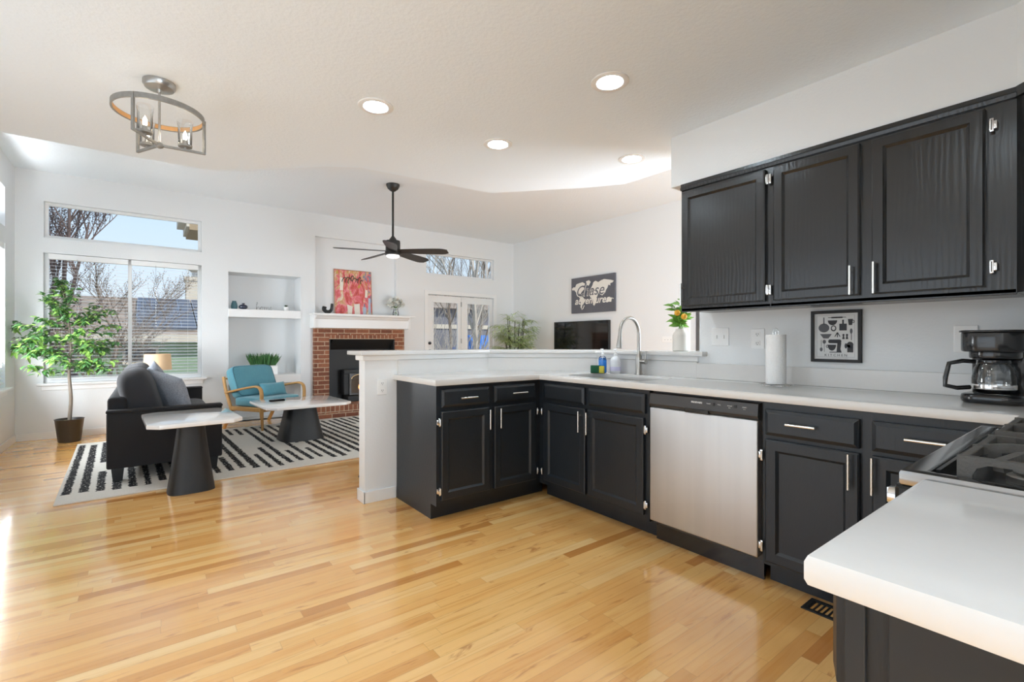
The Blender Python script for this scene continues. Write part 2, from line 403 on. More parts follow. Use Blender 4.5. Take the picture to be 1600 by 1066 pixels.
# ---------------------------------------------------------------- room shell
struct('floor', MB().box(-1.34, 7.7, -3.0, 7.9, -.08, 0), 'floor')
XL, YF, ZC, ZL = -1.22, 7.8, 3.16, 2.44
struct('ceiling_living', MB().box(-1.34, 7.7, 1.0, 8.0, ZC, ZC + .1), 'ceil')
low = [(-1.34, -3.0), (3.10, -3.0), (3.10, 1.0), (3.085, 2.52), (2.90, 2.78), (2.35, 3.38), (1.24, 3.47), (1.02, 3.61), (.80, 3.83), (.60, 4.01), (.48, 4.12), (.36, 4.215), (-1.34, 4.22)]
struct('ceiling_kitchen', MB().prism(low, ZL, ZC), 'ceil_low')
# far wall: windows, niche, fireplace recess, doors
holes = [rect(-.98, .58, 2.385, 2.81), rect(-.985, .581, .66, 2.205), rect(.90, 1.865, .0, 2.145), rect(2.077, 3.425, .0, 2.81), rect(4.004, 5.51, 2.38, 2.78), rect(4.03, 5.50, 0.012, 2.02)]
struct('wall_far', MB().prism(rect(XL, 6.0, 0.0, ZC), YF, YF + .12, 'XZ', holes), 'wall')
struct('wall_hall_end', MB().box(6.12, 7.6, 7.8, 7.92, 0, ZC), 'wall')
struct('wall_recess', MB().box(2.05, 3.45, 7.875, 7.96, 0, 2.83), 'wall')
nb = MB().box(.86, 1.905, 8.22, 8.27, 0, 2.2).box(.86, .90, 7.92, 8.22, 0, 2.2).box(1.865, 1.905, 7.92, 8.22, 0, 2.2).box(.90, 1.865, 7.92, 8.22, 2.145, 2.2).box(.90, 1.865, 7.9, 8.22, -.05, 0)
struct('wall_niche', nb, 'wall')
struct('trim_1', MB().box(.90, 1.865, 7.79, 8.22, 1.505, 1.62, .004), 'trim')
struct('trim_2', MB().box(.90, 1.865, 7.79, 8.22, .53, .655, .004), 'trim')
# left wall with windows and an added patio door opening
lh = [rect(5.8, 7.34, 2.385, 2.81), rect(5.8, 7.34, .66, 2.205), rect(.8, 3.4, .01, 2.1)]
struct('wall_left', MB().prism(rect(-3.0, 7.92, 0, ZC), XL - .12, XL, 'YZ', lh), 'wall')
struct('wall_back', MB().prism(rect(-1.34, 3.1, 0, ZL), -2.72, -2.6, 'XZ', [rect(-1.0, 1.9, .5, 2.2)]), 'wall')  # window opening added to brighten the room
struct('wall_right', MB().box(6.0, 6.12, 3.76, 7.92, 0, ZC).box(6.0, 6.12, 1.0, 3.2, 0, ZC).box(6.0, 6.12, 3.2, 3.76, 2.25, ZC), 'wall')
struct('wall_hall', MB().box(7.55, 7.67, 3.0, 7.92, 0, ZC).box(6.12, 7.6, 3.0, 3.1, 0, ZC), 'wall')
struct('wall_living_near', MB().box(3.06, 7.37, .88, 1.0, 0, ZC), 'wall')
struct('wall_kitchen', MB().box(2.94, 3.058, -.4, 1.773, 0, ZL).box(2.94, 3.058, -2.6, -.4, 0, ZL), 'wall')
struct('wall_range', MB().box(.66, 2.94, -.52, -.4, 0, ZL), 'wall')
struct('trim_3', MB().box(5.975, 6.0, 3.76, 3.80, 0, 2.2, .003).box(5.985, 6.12, 3.745, 3.762, 0, 2.2, .003), 'trim')
# half wall under the raised ledge: peninsula, diagonal behind the sink, sink run
hw = [(1.225, 3.33), (2.29, 3.33), (2.94, 2.68), (2.94, 1.773), (3.058, 1.773), (3.058, 2.73), (2.34, 3.445), (1.225, 3.445)]
struct('wall_half', MB().prism(hw, 0, 1.035), 'wall')
struct('trim_4', MB().prism([(1.205, 3.31), (2.282, 3.31), (2.92, 2.672), (2.92, 1.773), (3.078, 1.773), (3.078, 2.738), (2.348, 3.465), (1.205, 3.465)], 1.02, 1.058, bev=.006), 'trim')
# baseboards
bb = .085
struct('baseboard_far', MB().box(XL, .90, 7.787, 7.80, 0, bb, .004).box(1.87, 1.97, 7.787, 7.8, 0, bb, .004).box(3.62, 3.95, 7.787, 7.8, 0, bb, .004).box(5.6, 6.0, 7.787, 7.8, 0, bb, .004), 'trim')
struct('baseboard_left', MB().box(XL, XL + .013, 3.55, 7.787, 0, bb, .004), 'trim')
struct('baseboard_right', MB().box(5.987, 6.0, 3.8, 7.787, 0, bb, .004), 'trim')
struct('baseboard_half', MB().box(1.21, 1.458, 3.317, 3.33, 0, bb, .004).box(1.212, 1.225, 3.317, 3.458, 0, bb, .004).box(1.212, 2.3, 3.445, 3.458, 0, bb, .004), 'trim')
# soffit above the cabinets
struct('trim_5', MB().prism([(2.62, 1.773), (2.94, 1.773), (2.94, -.4), (1.0, -.4), (1.0, -.08), (2.27, -.08), (2.62, .27)], 2.125, ZL), 'wall')

# ---------------------------------------------------------------- windows and doors of the far wall
def window(n, x0, x1, z0, z1, y, mull=None, fr=.035, plane='XZ'):
    s = 1 if plane == 'XZ' else -1
    m = MB(); hs = []
    if mull: hs = [rect(x0 + fr, mull - fr / 2, z0 + fr, z1 - fr), rect(mull + fr / 2, x1 - fr, z0 + fr, z1 - fr)]
    else: hs = [rect(x0 + fr, x1 - fr, z0 + fr, z1 - fr)]
    m.prism(rect(x0, x1, z0, z1), y, y + s * .045, plane, hs, bev=.003)
    f = struct('window_%d' % n, m, 'trim')
    for h in hs:
        g = MB().prism([(h[0][0] - .004, h[0][1] - .004), (h[1][0] + .004, h[1][1] - .004), (h[2][0] + .004, h[2][1] + .004), (h[3][0] - .004, h[3][1] + .004)], y + s * .02, y + s * .024, plane)
        g.build('pane', 'glass', f)
    return f
window(1, -.98, .58, 2.385, 2.81, 7.855)
w2 = window(2, -.985, .581, .66, 2.205, 7.875, mull=-.19, fr=.04)
window(3, 4.004, 5.51, 2.38, 2.78, 7.855, mull=5.38, fr=.03)
window(4, 5.8, 7.34, 2.385, 2.81, -1.275, plane='YZ')
w5 = window(5, 5.8, 7.34, .66, 2.205, -1.28, mull=6.57, fr=.04, plane='YZ')
struct('trim_6', MB().box(-1.04, .64, 7.745, 7.82, .632, .662, .006).box(-1.0, .60, 7.785, 7.8, .575, .632, .004), 'trim')
struct('trim_7', MB().box(-1.24, -1.165, 5.74, 7.40, .632, .662, .006).box(-1.22, -1.205, 5.78, 7.36, .575, .632, .004), 'trim')
M['slat'] = mat('blind_slat', (.84, .84, .83), .45)
def blind(label, vert, x0, x1, z0, z1, y, tilt=8, plane='X', group=None):
    t = empty('window_blind', (x0, y, z0) if plane == 'X' else (y, x0, z0), 0 if plane == 'X' else R(90), label, 'blind', group)
    L = x1 - x0; H = z1 - z0
    MB().box(0, L, -.03, .03, H - .065, H, .004).build('headrail', 'trim', t)
    m = MB(); z = .03; a = R(tilt)
    while z < H - .08:
        dy = .022 * math.cos(a); dz = .022 * math.sin(a)
        m.add([(0.006, -dy, z - dz), (L - .006, -dy, z - dz), (L - .006, dy, z + dz), (.006, dy, z + dz), (0.006, -dy, z - dz + .0022), (L - .006, -dy, z - dz + .0022), (L - .006, dy, z + dz + .0022), (.006, dy, z + dz + .0022)],
              [(0, 1, 2, 3), (7, 6, 5, 4), (0, 4, 5, 1), (1, 5, 6, 2), (2, 6, 7, 3), (3, 7, 4, 0)])
        z += .0415
    m.build('slats', 'slat', t, weld=False)
    MB().box(.004, L - .004, -.024, .024, 0, .018, .003).build('bottom_rail', 'trim', t)
    for xx in (.12, L - .12):
        MB().tube([(xx, -.024, .01), (xx, -.024, H - .03)], .0011, 5).build('ladder_cord', 'slat', t)
    MB().tube([(L * .35, -.035, H * .42), (L * .35, -.034, H - .05)], .0035, 8).build('tilt_wand', 'clear', t)
    return t
blind('white horizontal blind over the left pane of the large far window behind the ficus', 0, -.945, -.205, .70, 2.20, 7.835)
blind('white horizontal blind over the right pane of the large far window behind the sofa', 0, -.175, .545, .70, 2.20, 7.835)
blind('white horizontal blind on the left wall window beside the corner', 0, 5.84, 7.30, .70, 2.20, -1.245, tilt=35, plane='Y')
# glazed double doors
def door_leaf(n, x0, x1, knob=None):
    st = .125
    gx0, gx1 = (x0 + st + .01, x1 - st + .055)
    m = MB().prism(rect(x0, x1, .015, 2.0), 7.84, 7.884, 'XZ', [rect(gx0, gx1, .28, 1.88)])
    d = struct('door_%d' % n, m, 'trim')
    MB().prism(rect(gx0 - .02, gx1 + .02, .26, 1.90), 7.832, 7.845, 'XZ', [rect(gx0 + .004, gx1 - .004, .284, 1.876)], bev=.003).build('glazing_bead', 'trim', d)
    MB().prism(rect(gx0 - .002, gx1 + .002, .278, 1.882), 7.86, 7.864, 'XZ').build('pane', 'glass', d)
    if knob:
        for z in (1.12, .98):
            MB().cyl((knob, 7.84, z), (knob, 7.82, z), .027).sphere((knob, 7.80, z), .026 if z < 1 else .016).build('door_knob', 'matt_black', d, smooth=40)
    return d
door_leaf(1, 4.035, 4.762, knob=4.092); d2 = door_leaf(2, 4.768, 5.495)
for z in (1.86, 1.16, .35): MB().box(4.757, 4.773, 7.826, 7.842, z - .045, z + .045, .002).build('hinge', 'nickel', d2)
struct('trim_8', MB().prism([(3.965, 0), (4.035, 0), (4.035, 2.015), (5.495, 2.015), (5.495, 0), (5.565, 0), (5.565, 2.085), (3.965, 2.085)], 7.782, 7.80, 'XZ', bev=.004), 'trim')
# unseen window and patio door, added to raise the light in the room
window(6, -1.0, 1.9, .5, 2.2, -2.68, mull=.45, fr=.05)
f7 = MB().prism(rect(.8, 3.4, .01, 2.1), -1.26, -1.30, 'YZ', [rect(.87, 2.07, .1, 2.03), rect(2.13, 3.33, .1, 2.03)])
d3 = struct('door_3', f7, 'trim')
MB().prism(rect(.86, 3.34, .09, 2.04), -1.278, -1.282, 'YZ').build('pane', 'glass', d3)

# ---------------------------------------------------------------- fireplace
fp = empty('fireplace', (2.8, 7.6, 0), 0, 'brick fireplace with raised brick hearth, white mantel and black canted hood', 'fireplace')
def fpart(name, mb, m, **k): return mb.build(name, m, fp, origin=None, **k)
def off(mb): 
    mb.v = [(p[0] - 2.8, p[1] - 7.6, p[2]) for p in mb.v]; return mb
s_ = off(MB().prism([(2.04, 0), (3.53, 0), (3.53, 1.365), (2.04, 1.365)], 7.70, 7.90, 'XZ', [rect(2.262, 3.36, .19, 1.255)]))
fpart('brick_surround', s_, 'brick')
fpart('soldier_course', off(MB().box(2.262, 3.36, 7.703, 7.80, 1.19, 1.289)), 'soldier')
fpart('hearth', off(MB().box(1.97, 3.60, 7.30, 7.76, 0, .088)), 'brick')
fpart('hearth_cap', off(MB().box(1.965, 3.605, 7.292, 7.76, .088, .19, .003)), 'soldier')
fpart('firebox', off(MB().box(2.262, 3.36, 7.86, 7.895, .19, 1.2).box(2.262, 2.285, 7.72, 7.87, .19, 1.19).box(3.34, 3.36, 7.72, 7.87, .19, 1.19)), 'matt_black')
hd = MB().add([(2.33, 7.705, 1.19), (3.43, 7.705, 1.19), (3.35, 7.86, 1.02), (2.27, 7.86, 1.02), (2.33, 7.72, 1.19), (3.43, 7.72, 1.19), (3.35, 7.87, 1.04), (2.27, 7.87, 1.04)],
              [(0, 1, 2, 3), (7, 6, 5, 4), (0, 4, 5, 1), (1, 5, 6, 2), (2, 6, 7, 3), (3, 7, 4, 0)])
fpart('smoke_hood', off(hd), 'matt_black')
mt = MB().prism([(0, 1.365), (0, 1.50), (-.03, 1.515), (-.05, 1.54), (-.09, 1.555), (-.09, 1.585), (.24, 1.585), (.24, 1.365)], 2.03, 3.56, 'YZ')
mt.v = [(p[0], p[1] + 7.62, p[2]) for p in mt.v]
mt.box(1.985, 3.66, 7.525, 7.80, 1.563, 1.588, .005).box(2.0, 2.03, 7.60, 7.80, 1.36, 1.565, .004).box(3.56, 3.60, 7.60, 7.80, 1.36, 1.565, .004)
fpart('mantel', off(mt), 'trim')
stv = empty('stove_insert', (2.75, 7.62, .19), 0, 'black cast stove with arched glass door in the fireplace', 'stove')
MB().box(-.27, .27, .05, .24, .10, .50, .012).box(-.275, .275, .02, .10, .44, .51, .008).box(-.23, .23, -.02, .22, .0, .09, .01).build('body', 'matt_black', stv)
ar = [(-.155, .13)] + [(.155 * math.cos(R(a)), .36 + .07 * math.sin(R(a))) for a in range(180, -1, -15)][0:] + [(.155, .13)]
dr = MB().prism([(-.19, .10), (.19, .10), (.19, .46), (-.19, .46)], .02, .052, 'XZ', [[(-.155, .13), (.155, .13)] + [(.155 * math.cos(R(a)), .36 + .07 * math.sin(R(a))) for a in range(0, 181, 15)]], bev=.003).build('door', 'black', stv)
M['ember_glass'] = mat('stove_glass', (.03, .02, .015), .1, coat=.6)
MB().box(-.16, .16, .045, .05, .125, .44).build('door_glass', 'ember_glass', dr)
M['brass'] = mat('brass', (.6, .42, .2), .3, 1)
MB().tube([(.155 * math.cos(R(a)), .018, .36 + .07 * math.sin(R(a))) for a in range(180, -1, -15)], .003, 6).build('brass_arch', 'brass', dr)
M['ember'] = mat('flame', (1, .4, .1), .5, emit=(1, .35, .08), es=2.5)
MB().leaf((-.02, .044, .17), (.1, 0, 1), (0, 1, 0), .13, .05, 0, 0).leaf((.02, .044, .17), (-.1, 0, 1), (0, 1, 0), .09, .04, 0, 0).build('flame', 'ember', dr)
MB().box(-.15, .15, .01, .06, .0, .085, .006).build('ash_lip', 'matt_black', stv)

# ---------------------------------------------------------------- outlets, switches, vent
def plate(name, label, loc, rz, wd, ht, slots, group=None):
    t = empty(name, loc, rz, label, 'outlet' if 'outlet' in name else 'switch', group)
    MB().box(-wd / 2, wd / 2, -.006, 0, -ht / 2, ht / 2, .003).build('plate', 'white_plastic', t)
    for k, (x, z, kind) in enumerate(slots):
        if kind == 'o':
            s = MB().box(x - .017, x + .017, -.0085, -.005, z - .014, z + .014, .002).build('socket', 'white_plastic', t)
            MB().box(x - .007, x - .0045, -.0092, -.008, z - .004, z + .006).box(x + .0045, x + .007, -.0092, -.008, z - .003, z + .006).box(x - .002, x + .002, -.0092, -.008, z - .011, z - .007).build('slot', 'dark_slot', s)
        else:
            MB().box(x - .005, x + .005, -.014, -.005, z - .011, z + .011, .002).build('toggle', 'white_plastic', t)
    return t
plate('outlet', 'white double outlet on the end of the half wall beside the peninsula cabinet', (1.353, 3.33, .826), 0, .072, .116, [(0, .026, 'o'), (0, -.026, 'o')])
plate('outlet', 'white double outlet on the kitchen wall left of the paper towel', (2.94, 1.387, 1.174), R(-90), .082, .122, [(0, .027, 'o'), (0, -.027, 'o')])
plate('light_switch', 'white double toggle switch plate on the kitchen wall near the vase', (2.94, 1.625, 1.187), R(-90), .116, .116, [(-.024, 0, 't'), (.024, 0, 't')])
plate('outlet', 'white outlet plate on the wall behind the coffee maker', (2.94, .462, 1.17), R(-90), .082, .122, [(0, .027, 'o'), (0, -.027, 'o')])
plate('outlet', 'wide white outlet plate on the living room wall left of the orange plant', (6.0, 4.11, 1.18), R(-90), .20, .085, [(-.05, 0, 'o'), (0, 0, 'o'), (.05, 0, 'o')])
fv = empty('floor_vent', (2.31, .75, 0), R(0), 'black metal floor register set in the wood floor near the cabinets', 'vent')
MB().prism(rect(-.06, .06, -.13, .13), .0005, .006, 'XY', [rect(-.04, .04, -.11, .11)], bev=.001).build('frame', 'matt_black', fv)
mm = MB()
for k in range(12): mm.box(-.04, .04, -.105 + k * .019, -.098 + k * .019, .001, .004)
mm.build('grille', 'matt_black', fv)
# ---------------------------------------------------------------- kitchen cabinets
def door_panel(w_, h_, th=.019, st=.055, kind='door'):
    """local: x 0..w, z 0..h, front face at y=0, back at y=th"""
    bm = bmesh.new(); bmesh.ops.create_cube(bm, size=1)
    for v in bm.verts: v.co = Vector((w_ / 2 + v.co.x * w_, th / 2 + v.co.y * th, h_ / 2 + v.co.z * h_))
    fe = [f for f in bm.faces if f.normal.y < -.9][0]
    def inset(f, t, d):
        bmesh.ops.inset_region(bm, faces=[f], thickness=t, depth=0, use_even_offset=True)
        for v in f.verts: v.co.y += d
    if kind == 'door':
        for v in fe.verts: pass
        inset(fe, .006, -.004); inset(fe, st - .014, 0.0); inset(fe, .004, .004); inset(fe, .008, .007); inset(fe, .004, .0)
    else:
        inset(fe, .016, -.009); inset(fe, .003, .0)
    return MB().addbm(bm)
def handle(parent, p0, p1, out=.032, name='handle'):
    """bar pull between two points in the parent's x-z plane, standing off towards -y"""
    a = Vector((p0[0], -out, p0[1])); b = Vector((p1[0], -out, p1[1])); d = (b - a)
    m = MB().tube([a, b], .006, 12)
    for f in (.2, .8):
        q = a + d * f; m.tube([(q.x, -out, q.z), (q.x, .0, q.z)], .004, 8)
    return m.build(name, 'handle', parent, smooth=40)
def hinge(parent, x, z, s):
    return MB().box(x - .003 * s - .006, x - .003 * s + .006, -.006, .004, z - .026, z + .026, .002).cyl((x, -.006, z - .02), (x, -.006, z + .02), .0045, n=10).box(x - .012 * s - .006, x - .012 * s + .006, -.004, .016, z - .016, z + .016, .003).build('hinge', 'chrome', parent, smooth=40)
def cabinet(name, label, loc, rz, x0, x1, depth, z0, z1, fronts, toe=.10, material='navy', cat='cabinet', group=None, body=None):
    t = empty(name, loc, rz, label, cat, group)
    if toe: prof = [(0, z1), (0, toe), (.075, toe), (.075, 0), (depth, 0), (depth, z1)]
    else: prof = [(0, z1), (0, z0), (depth, z0), (depth, z1)]
    (body or MB().prism(prof, x0, x1, 'YZ')).build('body', material, t)
    for f in fronts:
        k, a, b, c, d = f[:5]; opt = f[5] if len(f) > 5 else {}
        pn = {'door': 'door', 'drawer': 'drawer', 'false': 'false_front'}[k]
        ob = door_panel(b - a, d - c, kind='door' if k == 'door' else 'slab', st=opt.get('st', .055)).build(pn, material, t, loc=(a, -.0195, c))
        if 'h' in opt:
            hx0, hz0, hx1, hz1 = opt['h']; handle(ob, (hx0 - a, hz0 - c), (hx1 - a, hz1 - c))
        if 'hinge' in opt:
            hx, zs_, s = opt['hinge']
            for z in zs_: hinge(ob, hx - a, z - c, s)
    return t
# peninsula cabinet, faces -Y
cabinet('base_cabinet', 'charcoal peninsula base cabinet with two drawers over two doors and a flat end panel', (1.46, 2.707, 0), 0, 0, .96, .61, 0, .872, [
    ('drawer', .028, .398, .733, .848, {'h': (.153, .787, .285, .787)}), ('drawer', .441, .81, .733, .848, {'h': (.579, .79, .714, .79)}),
    ('door', .028, .402, .137, .706, {'h': (.388, .559, .388, .692), 'hinge': (.018, (.64, .20), 1)}), ('door', .443, .815, .137, .706, {'h': (.477, .557, .477, .694), 'hinge': (.826, (.64, .20), -1)})])
# sink cabinet, faces -X
XS = 2.33
cabinet('base_cabinet', 'charcoal sink base cabinet in the corner with two false fronts over two doors', (XS, 2.707, 0), R(-90), 0, .985, .60, 0, .872, [
    ('false', .07, .478, .733, .848), ('false', .516, .965, .733, .848),
    ('door', .07, .485, .137, .706, {'h': (.452, .55, .452, .69), 'hinge': (.055, (.64, .20), 1)}), ('door', .508, .955, .137, .706, {'h': (.525, .545, .525, .69), 'hinge': (.967, (.64, .20), -1)})])
# drawer cabinets right of the dishwasher
cabinet('base_cabinet', 'charcoal base cabinet right of the dishwasher with one drawer over one door', (XS, 1.075, 0), R(-90), 0, .415, .60, 0, .872, [
    ('drawer', .018, .392, .718, .838, {'h': (.12, .782, .24, .782)}), ('door', .018, .392, .122, .698, {'h': (.363, .549, .363, .695), 'hinge': (.006, (.62, .19), 1)})])
cabinet('base_cabinet', 'charcoal corner base cabinet partly behind the range with one drawer and one door', (XS, .66, 0), R(-90), 0, .455, .60, 0, .872, [
    ('drawer', .02, .39, .718, .838, {'h': (.13, .785, .25, .785)}), ('door', .02, .39, .122, .698, {'h': (.028, .547, .028, .695)})])
# near cabinet, faces +Y (its front is turned from the camera)
nc = cabinet('base_cabinet', 'charcoal base cabinet under the near counter at the bottom right', (1.095, .207, 0), R(180), 0, .438, .60, 0, .872, [
    ('drawer', .03, .41, .733, .848, {'h': (.15, .79, .28, .79)}), ('door', .03, .41, .137, .706, {'h': (.06, .55, .06, .69)})])
MB().box(.438, .444, .0, .02, .0, .872, .001).box(.438, .4445, .042, .56, .09, .86, .001).build('end_panel', 'navy2', nc)
# dishwasher
dw = empty('dishwasher', (XS, 1.713, 0), R(-90), 'stainless steel dishwasher with black control strip between the base cabinets', 'dishwasher')
MB().box(.004, .628, .02, .58, .10, .868).build('body', 'dw_black', dw)
MB().box(.008, .622, -.022, .02, .125, .778, .006, 3).build('door', 'steel', dw, smooth=30)
cp = MB().prism([(-.012, .78), (-.026, .80), (-.024, .808), (-.018, .858), (.02, .862), (.02, .778)], .008, .624, 'YZ').build('control_panel', 'dw_black', dw)
MB().box(.235, .375, -.030, -.014, .776, .800, .005).build('pocket_handle', 'black', cp)
M['print_white'] = mat('white_print', (.75, .75, .74), .5)
def wtext(s, size, x, z, y, parent, name='lettering', m='print_white', bold=0, shear=0, ext=.0006, align='CENTER'):
    return MB().text(s, size, ext, loc=(x, y, z), bold=bold, shear=shear, align=align).build(name, m, parent, weld=False)
wtext('FRIGIDAIRE', .0125, .305, .831, -.0225, cp, 'brand_lettering', bold=.0003)
for (x, s) in ((.372, 'Heated'), (.430, 'Delay'), (.485, 'Normal'), (.56, 'START')): wtext(s, .0075, x, .833, -.0225, cp, 'button_lettering')
for (x, s) in ((.485, 'Rinse'), (.56, 'cancel')): wtext(s, .005, x, .824, -.0235, cp, 'button_lettering')
MB().box(.395, .407, -.0228, -.020, .826, .842, .001).build('button', 'matt_black', cp)
MB().box(.508, .522, -.0228, -.020, .828, .842, .001).build('button', 'matt_black', cp)
MB().box(.008, .622, .045, .06, .0, .115).build('kick_plate', 'black', dw)

# upper cabinets (faces -X)
def upper(label, y0, x1, fronts, **k):
    t = cabinet('wall_cabinet', label, (2.62, y0, 0), R(-90), 0, x1, .318, 1.345, 2.085, fronts, toe=0, material='black_oak', **k)
    MB().prism([(-.012, 2.085), (-.016, 2.10), (-.010, 2.106), (-.010, 2.124), (.318, 2.124), (.318, 2.085)], 0, x1, 'YZ').build('top_moulding', 'black_oak', t)
    MB().box(0.0, x1, .0, .016, 1.337, 1.36, .002).build('bottom_rail', 'black_oak', t)
    return t
upper('black oak wall cabinet with a single door at the left end above the counter', 1.70, .530, [('door', .014, .508, 1.372, 2.072, {'h': (.026, 1.375, .026, 1.51), 'hinge': (.520, (2.015, 1.43), -1), 'st': .05})])
upper('black oak wall cabinet with two wide doors above the framed kitchen print', 1.170, .90, [
    ('door', .022, .402, 1.372, 2.072, {'h': (.373, 1.374, .373, 1.508), 'hinge': (.010, (2.015, 1.43), 1), 'st': .05}),
    ('door', .448, .815, 1.372, 2.072, {'h': (.463, 1.373, .463, 1.514), 'hinge': (.832, (1.998, 1.448), -1), 'st': .05})])
dg = empty('wall_cabinet', (2.62, .27, 1.345), 0, 'black oak diagonal corner wall cabinet at the right edge', 'cabinet')
MB().prism([(0, -.001), (.318, -.001), (.318, -.665), (-.35, -.665), (-.35, -.35)], 0, .779).build('body', 'black_oak', dg)
a45 = door_panel(.40, .70, st=.05); 
do = a45.build('door', 'black_oak', dg, loc=(-.30, -.33, .027), rz=R(45))
dgm = MB().prism([(-.010, .004), (.318, .0), (.318, -.30), (-.36, -.355)], .74, .779).build('top_moulding', 'black_oak', dg)

# ---------------------------------------------------------------- worktops, backsplash, ledge
ct = [(1.437, 2.673), (2.30, 2.673), (2.30, .233), (1.876, .233), (1.876, -.4), (2.94, -.4), (2.94, 2.68), (2.29, 3.33), (1.437, 3.33)]
sink_hole = rrect(2.42, 2.80, 1.85, 2.53, .07)
tag(MB().prism(ct, .874, .912, 'XY', [sink_hole], bev=.0035).build('worktop', 'quartz', smooth=30), 'white quartz worktop running from the peninsula past the sink to the coffee maker', 'countertop')
tag(MB().prism([(.605, .233), (1.103, .233), (1.103, -.4), (.605, -.4)], .874, .914, bev=.010).build('worktop', 'quartz', smooth=40), 'white quartz worktop slab with rounded corner in the near right foreground', 'countertop')
bs = MB().prism([(1.47, 3.329), (2.283, 3.329), (2.939, 2.674), (2.939, 1.78), (2.919, 1.78), (2.919, 2.668), (2.276, 3.309), (1.47, 3.309)], .912, 1.019).box(2.919, 2.9395, -.38, 1.78, .912, 1.012, .002)
tag(bs.build('backsplash', 'quartz'), 'low white quartz upstand along the walls behind the worktop', 'backsplash')
lg = [(1.175, 3.27), (2.265, 3.27), (2.875, 2.655), (2.875, 1.715), (3.16, 1.715), (3.16, 2.775), (2.375, 3.56), (1.175, 3.56)]
tag(MB().prism(lg, 1.058, 1.088, bev=.005).build('bar_ledge', 'quartz', smooth=30), 'raised white ledge capping the half wall around the sink corner', 'ledge')
# sink bowls
sk = empty('sink', (2.61, 2.19, .874), 0, 'stainless steel double bowl sink set under the worktop', 'sink')
def bowl(y0, y1, d):
    m = MB(); o = rrect(-.195, .195, y0, y1, .06); i_ = rrect(-.18, .18, y0 + .015, y1 - .015, .05); n = len(o)
    vs = [(p[0], p[1], 0) for p in o] + [(p[0], p[1], -d) for p in i_] + [(p[0] * 1.02, p[1], -.0) for p in o]
    fs = [(k, (k + 1) % n, n + (k + 1) % n, n + k) for k in range(n)] + [tuple(n + k for k in range(n))]
    return m.add(vs[:2 * n], fs)
M['sink_steel'] = mat('sink_steel', (.55, .55, .54), .3, 1)
for (a, b, d) in ((-.345, .03, .20), (.05, .345, .18)):
    bw_ = bowl(a, b, d).build('bowl', 'sink_steel', sk, smooth=40)
    MB().lathe([(.04, -d + .004), (.035, -d + .006), (.02, -d + .002), (.0001, -d + .002)], (0, (a + b) / 2, 0)).build('drain', 'matt_black', bw_)
MB().prism(rrect(-.21, .21, -.36, .36, .07), -.006, -.001, 'XY', [rrect(-.193, .193, -.343, .028, .058), rrect(-.193, .193, .052, .343, .058)]).build('rim', 'sink_steel', sk)
# faucet
fc = empty('faucet', (2.85, 2.20, .912), 0, 'brushed steel gooseneck kitchen faucet with side lever behind the sink', 'faucet')
MB().lathe([(.030, 0), (.030, .006), (.024, .012), (.023, .12), (.021, .14), (.014, .15)]).build('base', 'nickel', fc, smooth=50)
path = [(0, 0, .14), (0, 0, .30)] + [(-.105 + .105 * math.cos(R(a)), 0, .30 + .115 * math.sin(R(a))) for a in range(0, 181, 15)][1:] + [(-.212, 0, .275)]
MB().tube(path, .0125, 14).build('gooseneck', 'nickel', fc, smooth=60)
MB().tube([(-.211, 0, .285), (-.214, 0, .26), (-.218, 0, .215), (-.221, 0, .198)], [.0145, .016, .021, .0195], 18).build('spray_head', 'nickel', fc, smooth=50)
MB().tube([(0, -.012, .10), (0, -.065, .10)], [.017, .019], 16).tube([(0, -.055, .10), (-.002, -.062, .14), (-.004, -.064, .175)], [.009, .006, .0045], 10).build('lever', 'nickel', fc, smooth=50)
# soap bottles and sponge
M['blue_soap'] = mat('blue_soap', (.01, .22, .75), .12, coat=.5)
M['clear_soap'] = mat('pale_soap', (.78, .79, .82), .2, coat=.5)
M['lav_soap'] = mat('lavender_soap', (.62, .60, .80), .2, coat=.4)
M['sponge_y'] = mat('sponge_yellow', (.72, .62, .08), .9, bump=.4, bscale=200)
M['sponge_g'] = mat('scouring_green', (.02, .12, .055), .95, bump=.6, bscale=300)
M['teal_plastic'] = mat('teal_plastic', (.02, .20, .28), .4)
def pump(t, h, r):
    p = MB().lathe([(r * .42, h), (r * .45, h + .006), (r * .45, h + .018), (.006, h + .022), (.0045, h + .05)]).build('pump', 'white_plastic', t, smooth=50)
    MB().box(-.034, .008, -.006, .006, h + .048, h + .057, .003).build('nozzle', 'white_plastic', p)
b1 = empty('soap_bottle', (2.80, 2.505, .913), R(20), 'blue liquid soap bottle with white pump beside the sink', 'soap bottle')
MB().lathe([(.026, 0), (.031, .006), (.031, .10), (.026, .118), (.0001, .119)]).build('bottle', 'blue_soap', b1, smooth=45)
MB().lathe([(.031, .1005), (.0312, .102), (.026, .121), (.014, .132)], caps='').build('shoulder', 'clear', b1, smooth=45); pump(b1, .13, .03)
b2 = empty('soap_bottle', (2.832, 2.405, .913), R(10), 'pale translucent soap bottle with white pump right of the blue one', 'soap bottle')
MB().lathe([(.036, 0), (.041, .008), (.041, .09), (.034, .115), (.016, .132)]).build('bottle', 'clear_soap', b2, smooth=45)
MB().lathe([(.0415, .02), (.0417, .05), (.0415, .051)], caps='').build('label_band', 'lav_soap', b2, smooth=45); pump(b2, .13, .033)
sp = empty('sponge', (2.762, 2.455, .913), R(20), 'yellow kitchen sponge leaning with a green scouring pad by the soap', 'sponge')
MB().box(-.009, .009, .0, .075, 0, .056, .005).build('foam', 'sponge_y', sp, smooth=40)
sp2 = tag(MB().box(-.052, .026, -.012, .0, 0, .060, .004).build('scouring_pad', 'sponge_g', loc=(2.742, 2.505, .913), rz=R(-52), smooth=40), 'dark green scouring pad standing in front of the blue soap bottle', 'scouring pad')
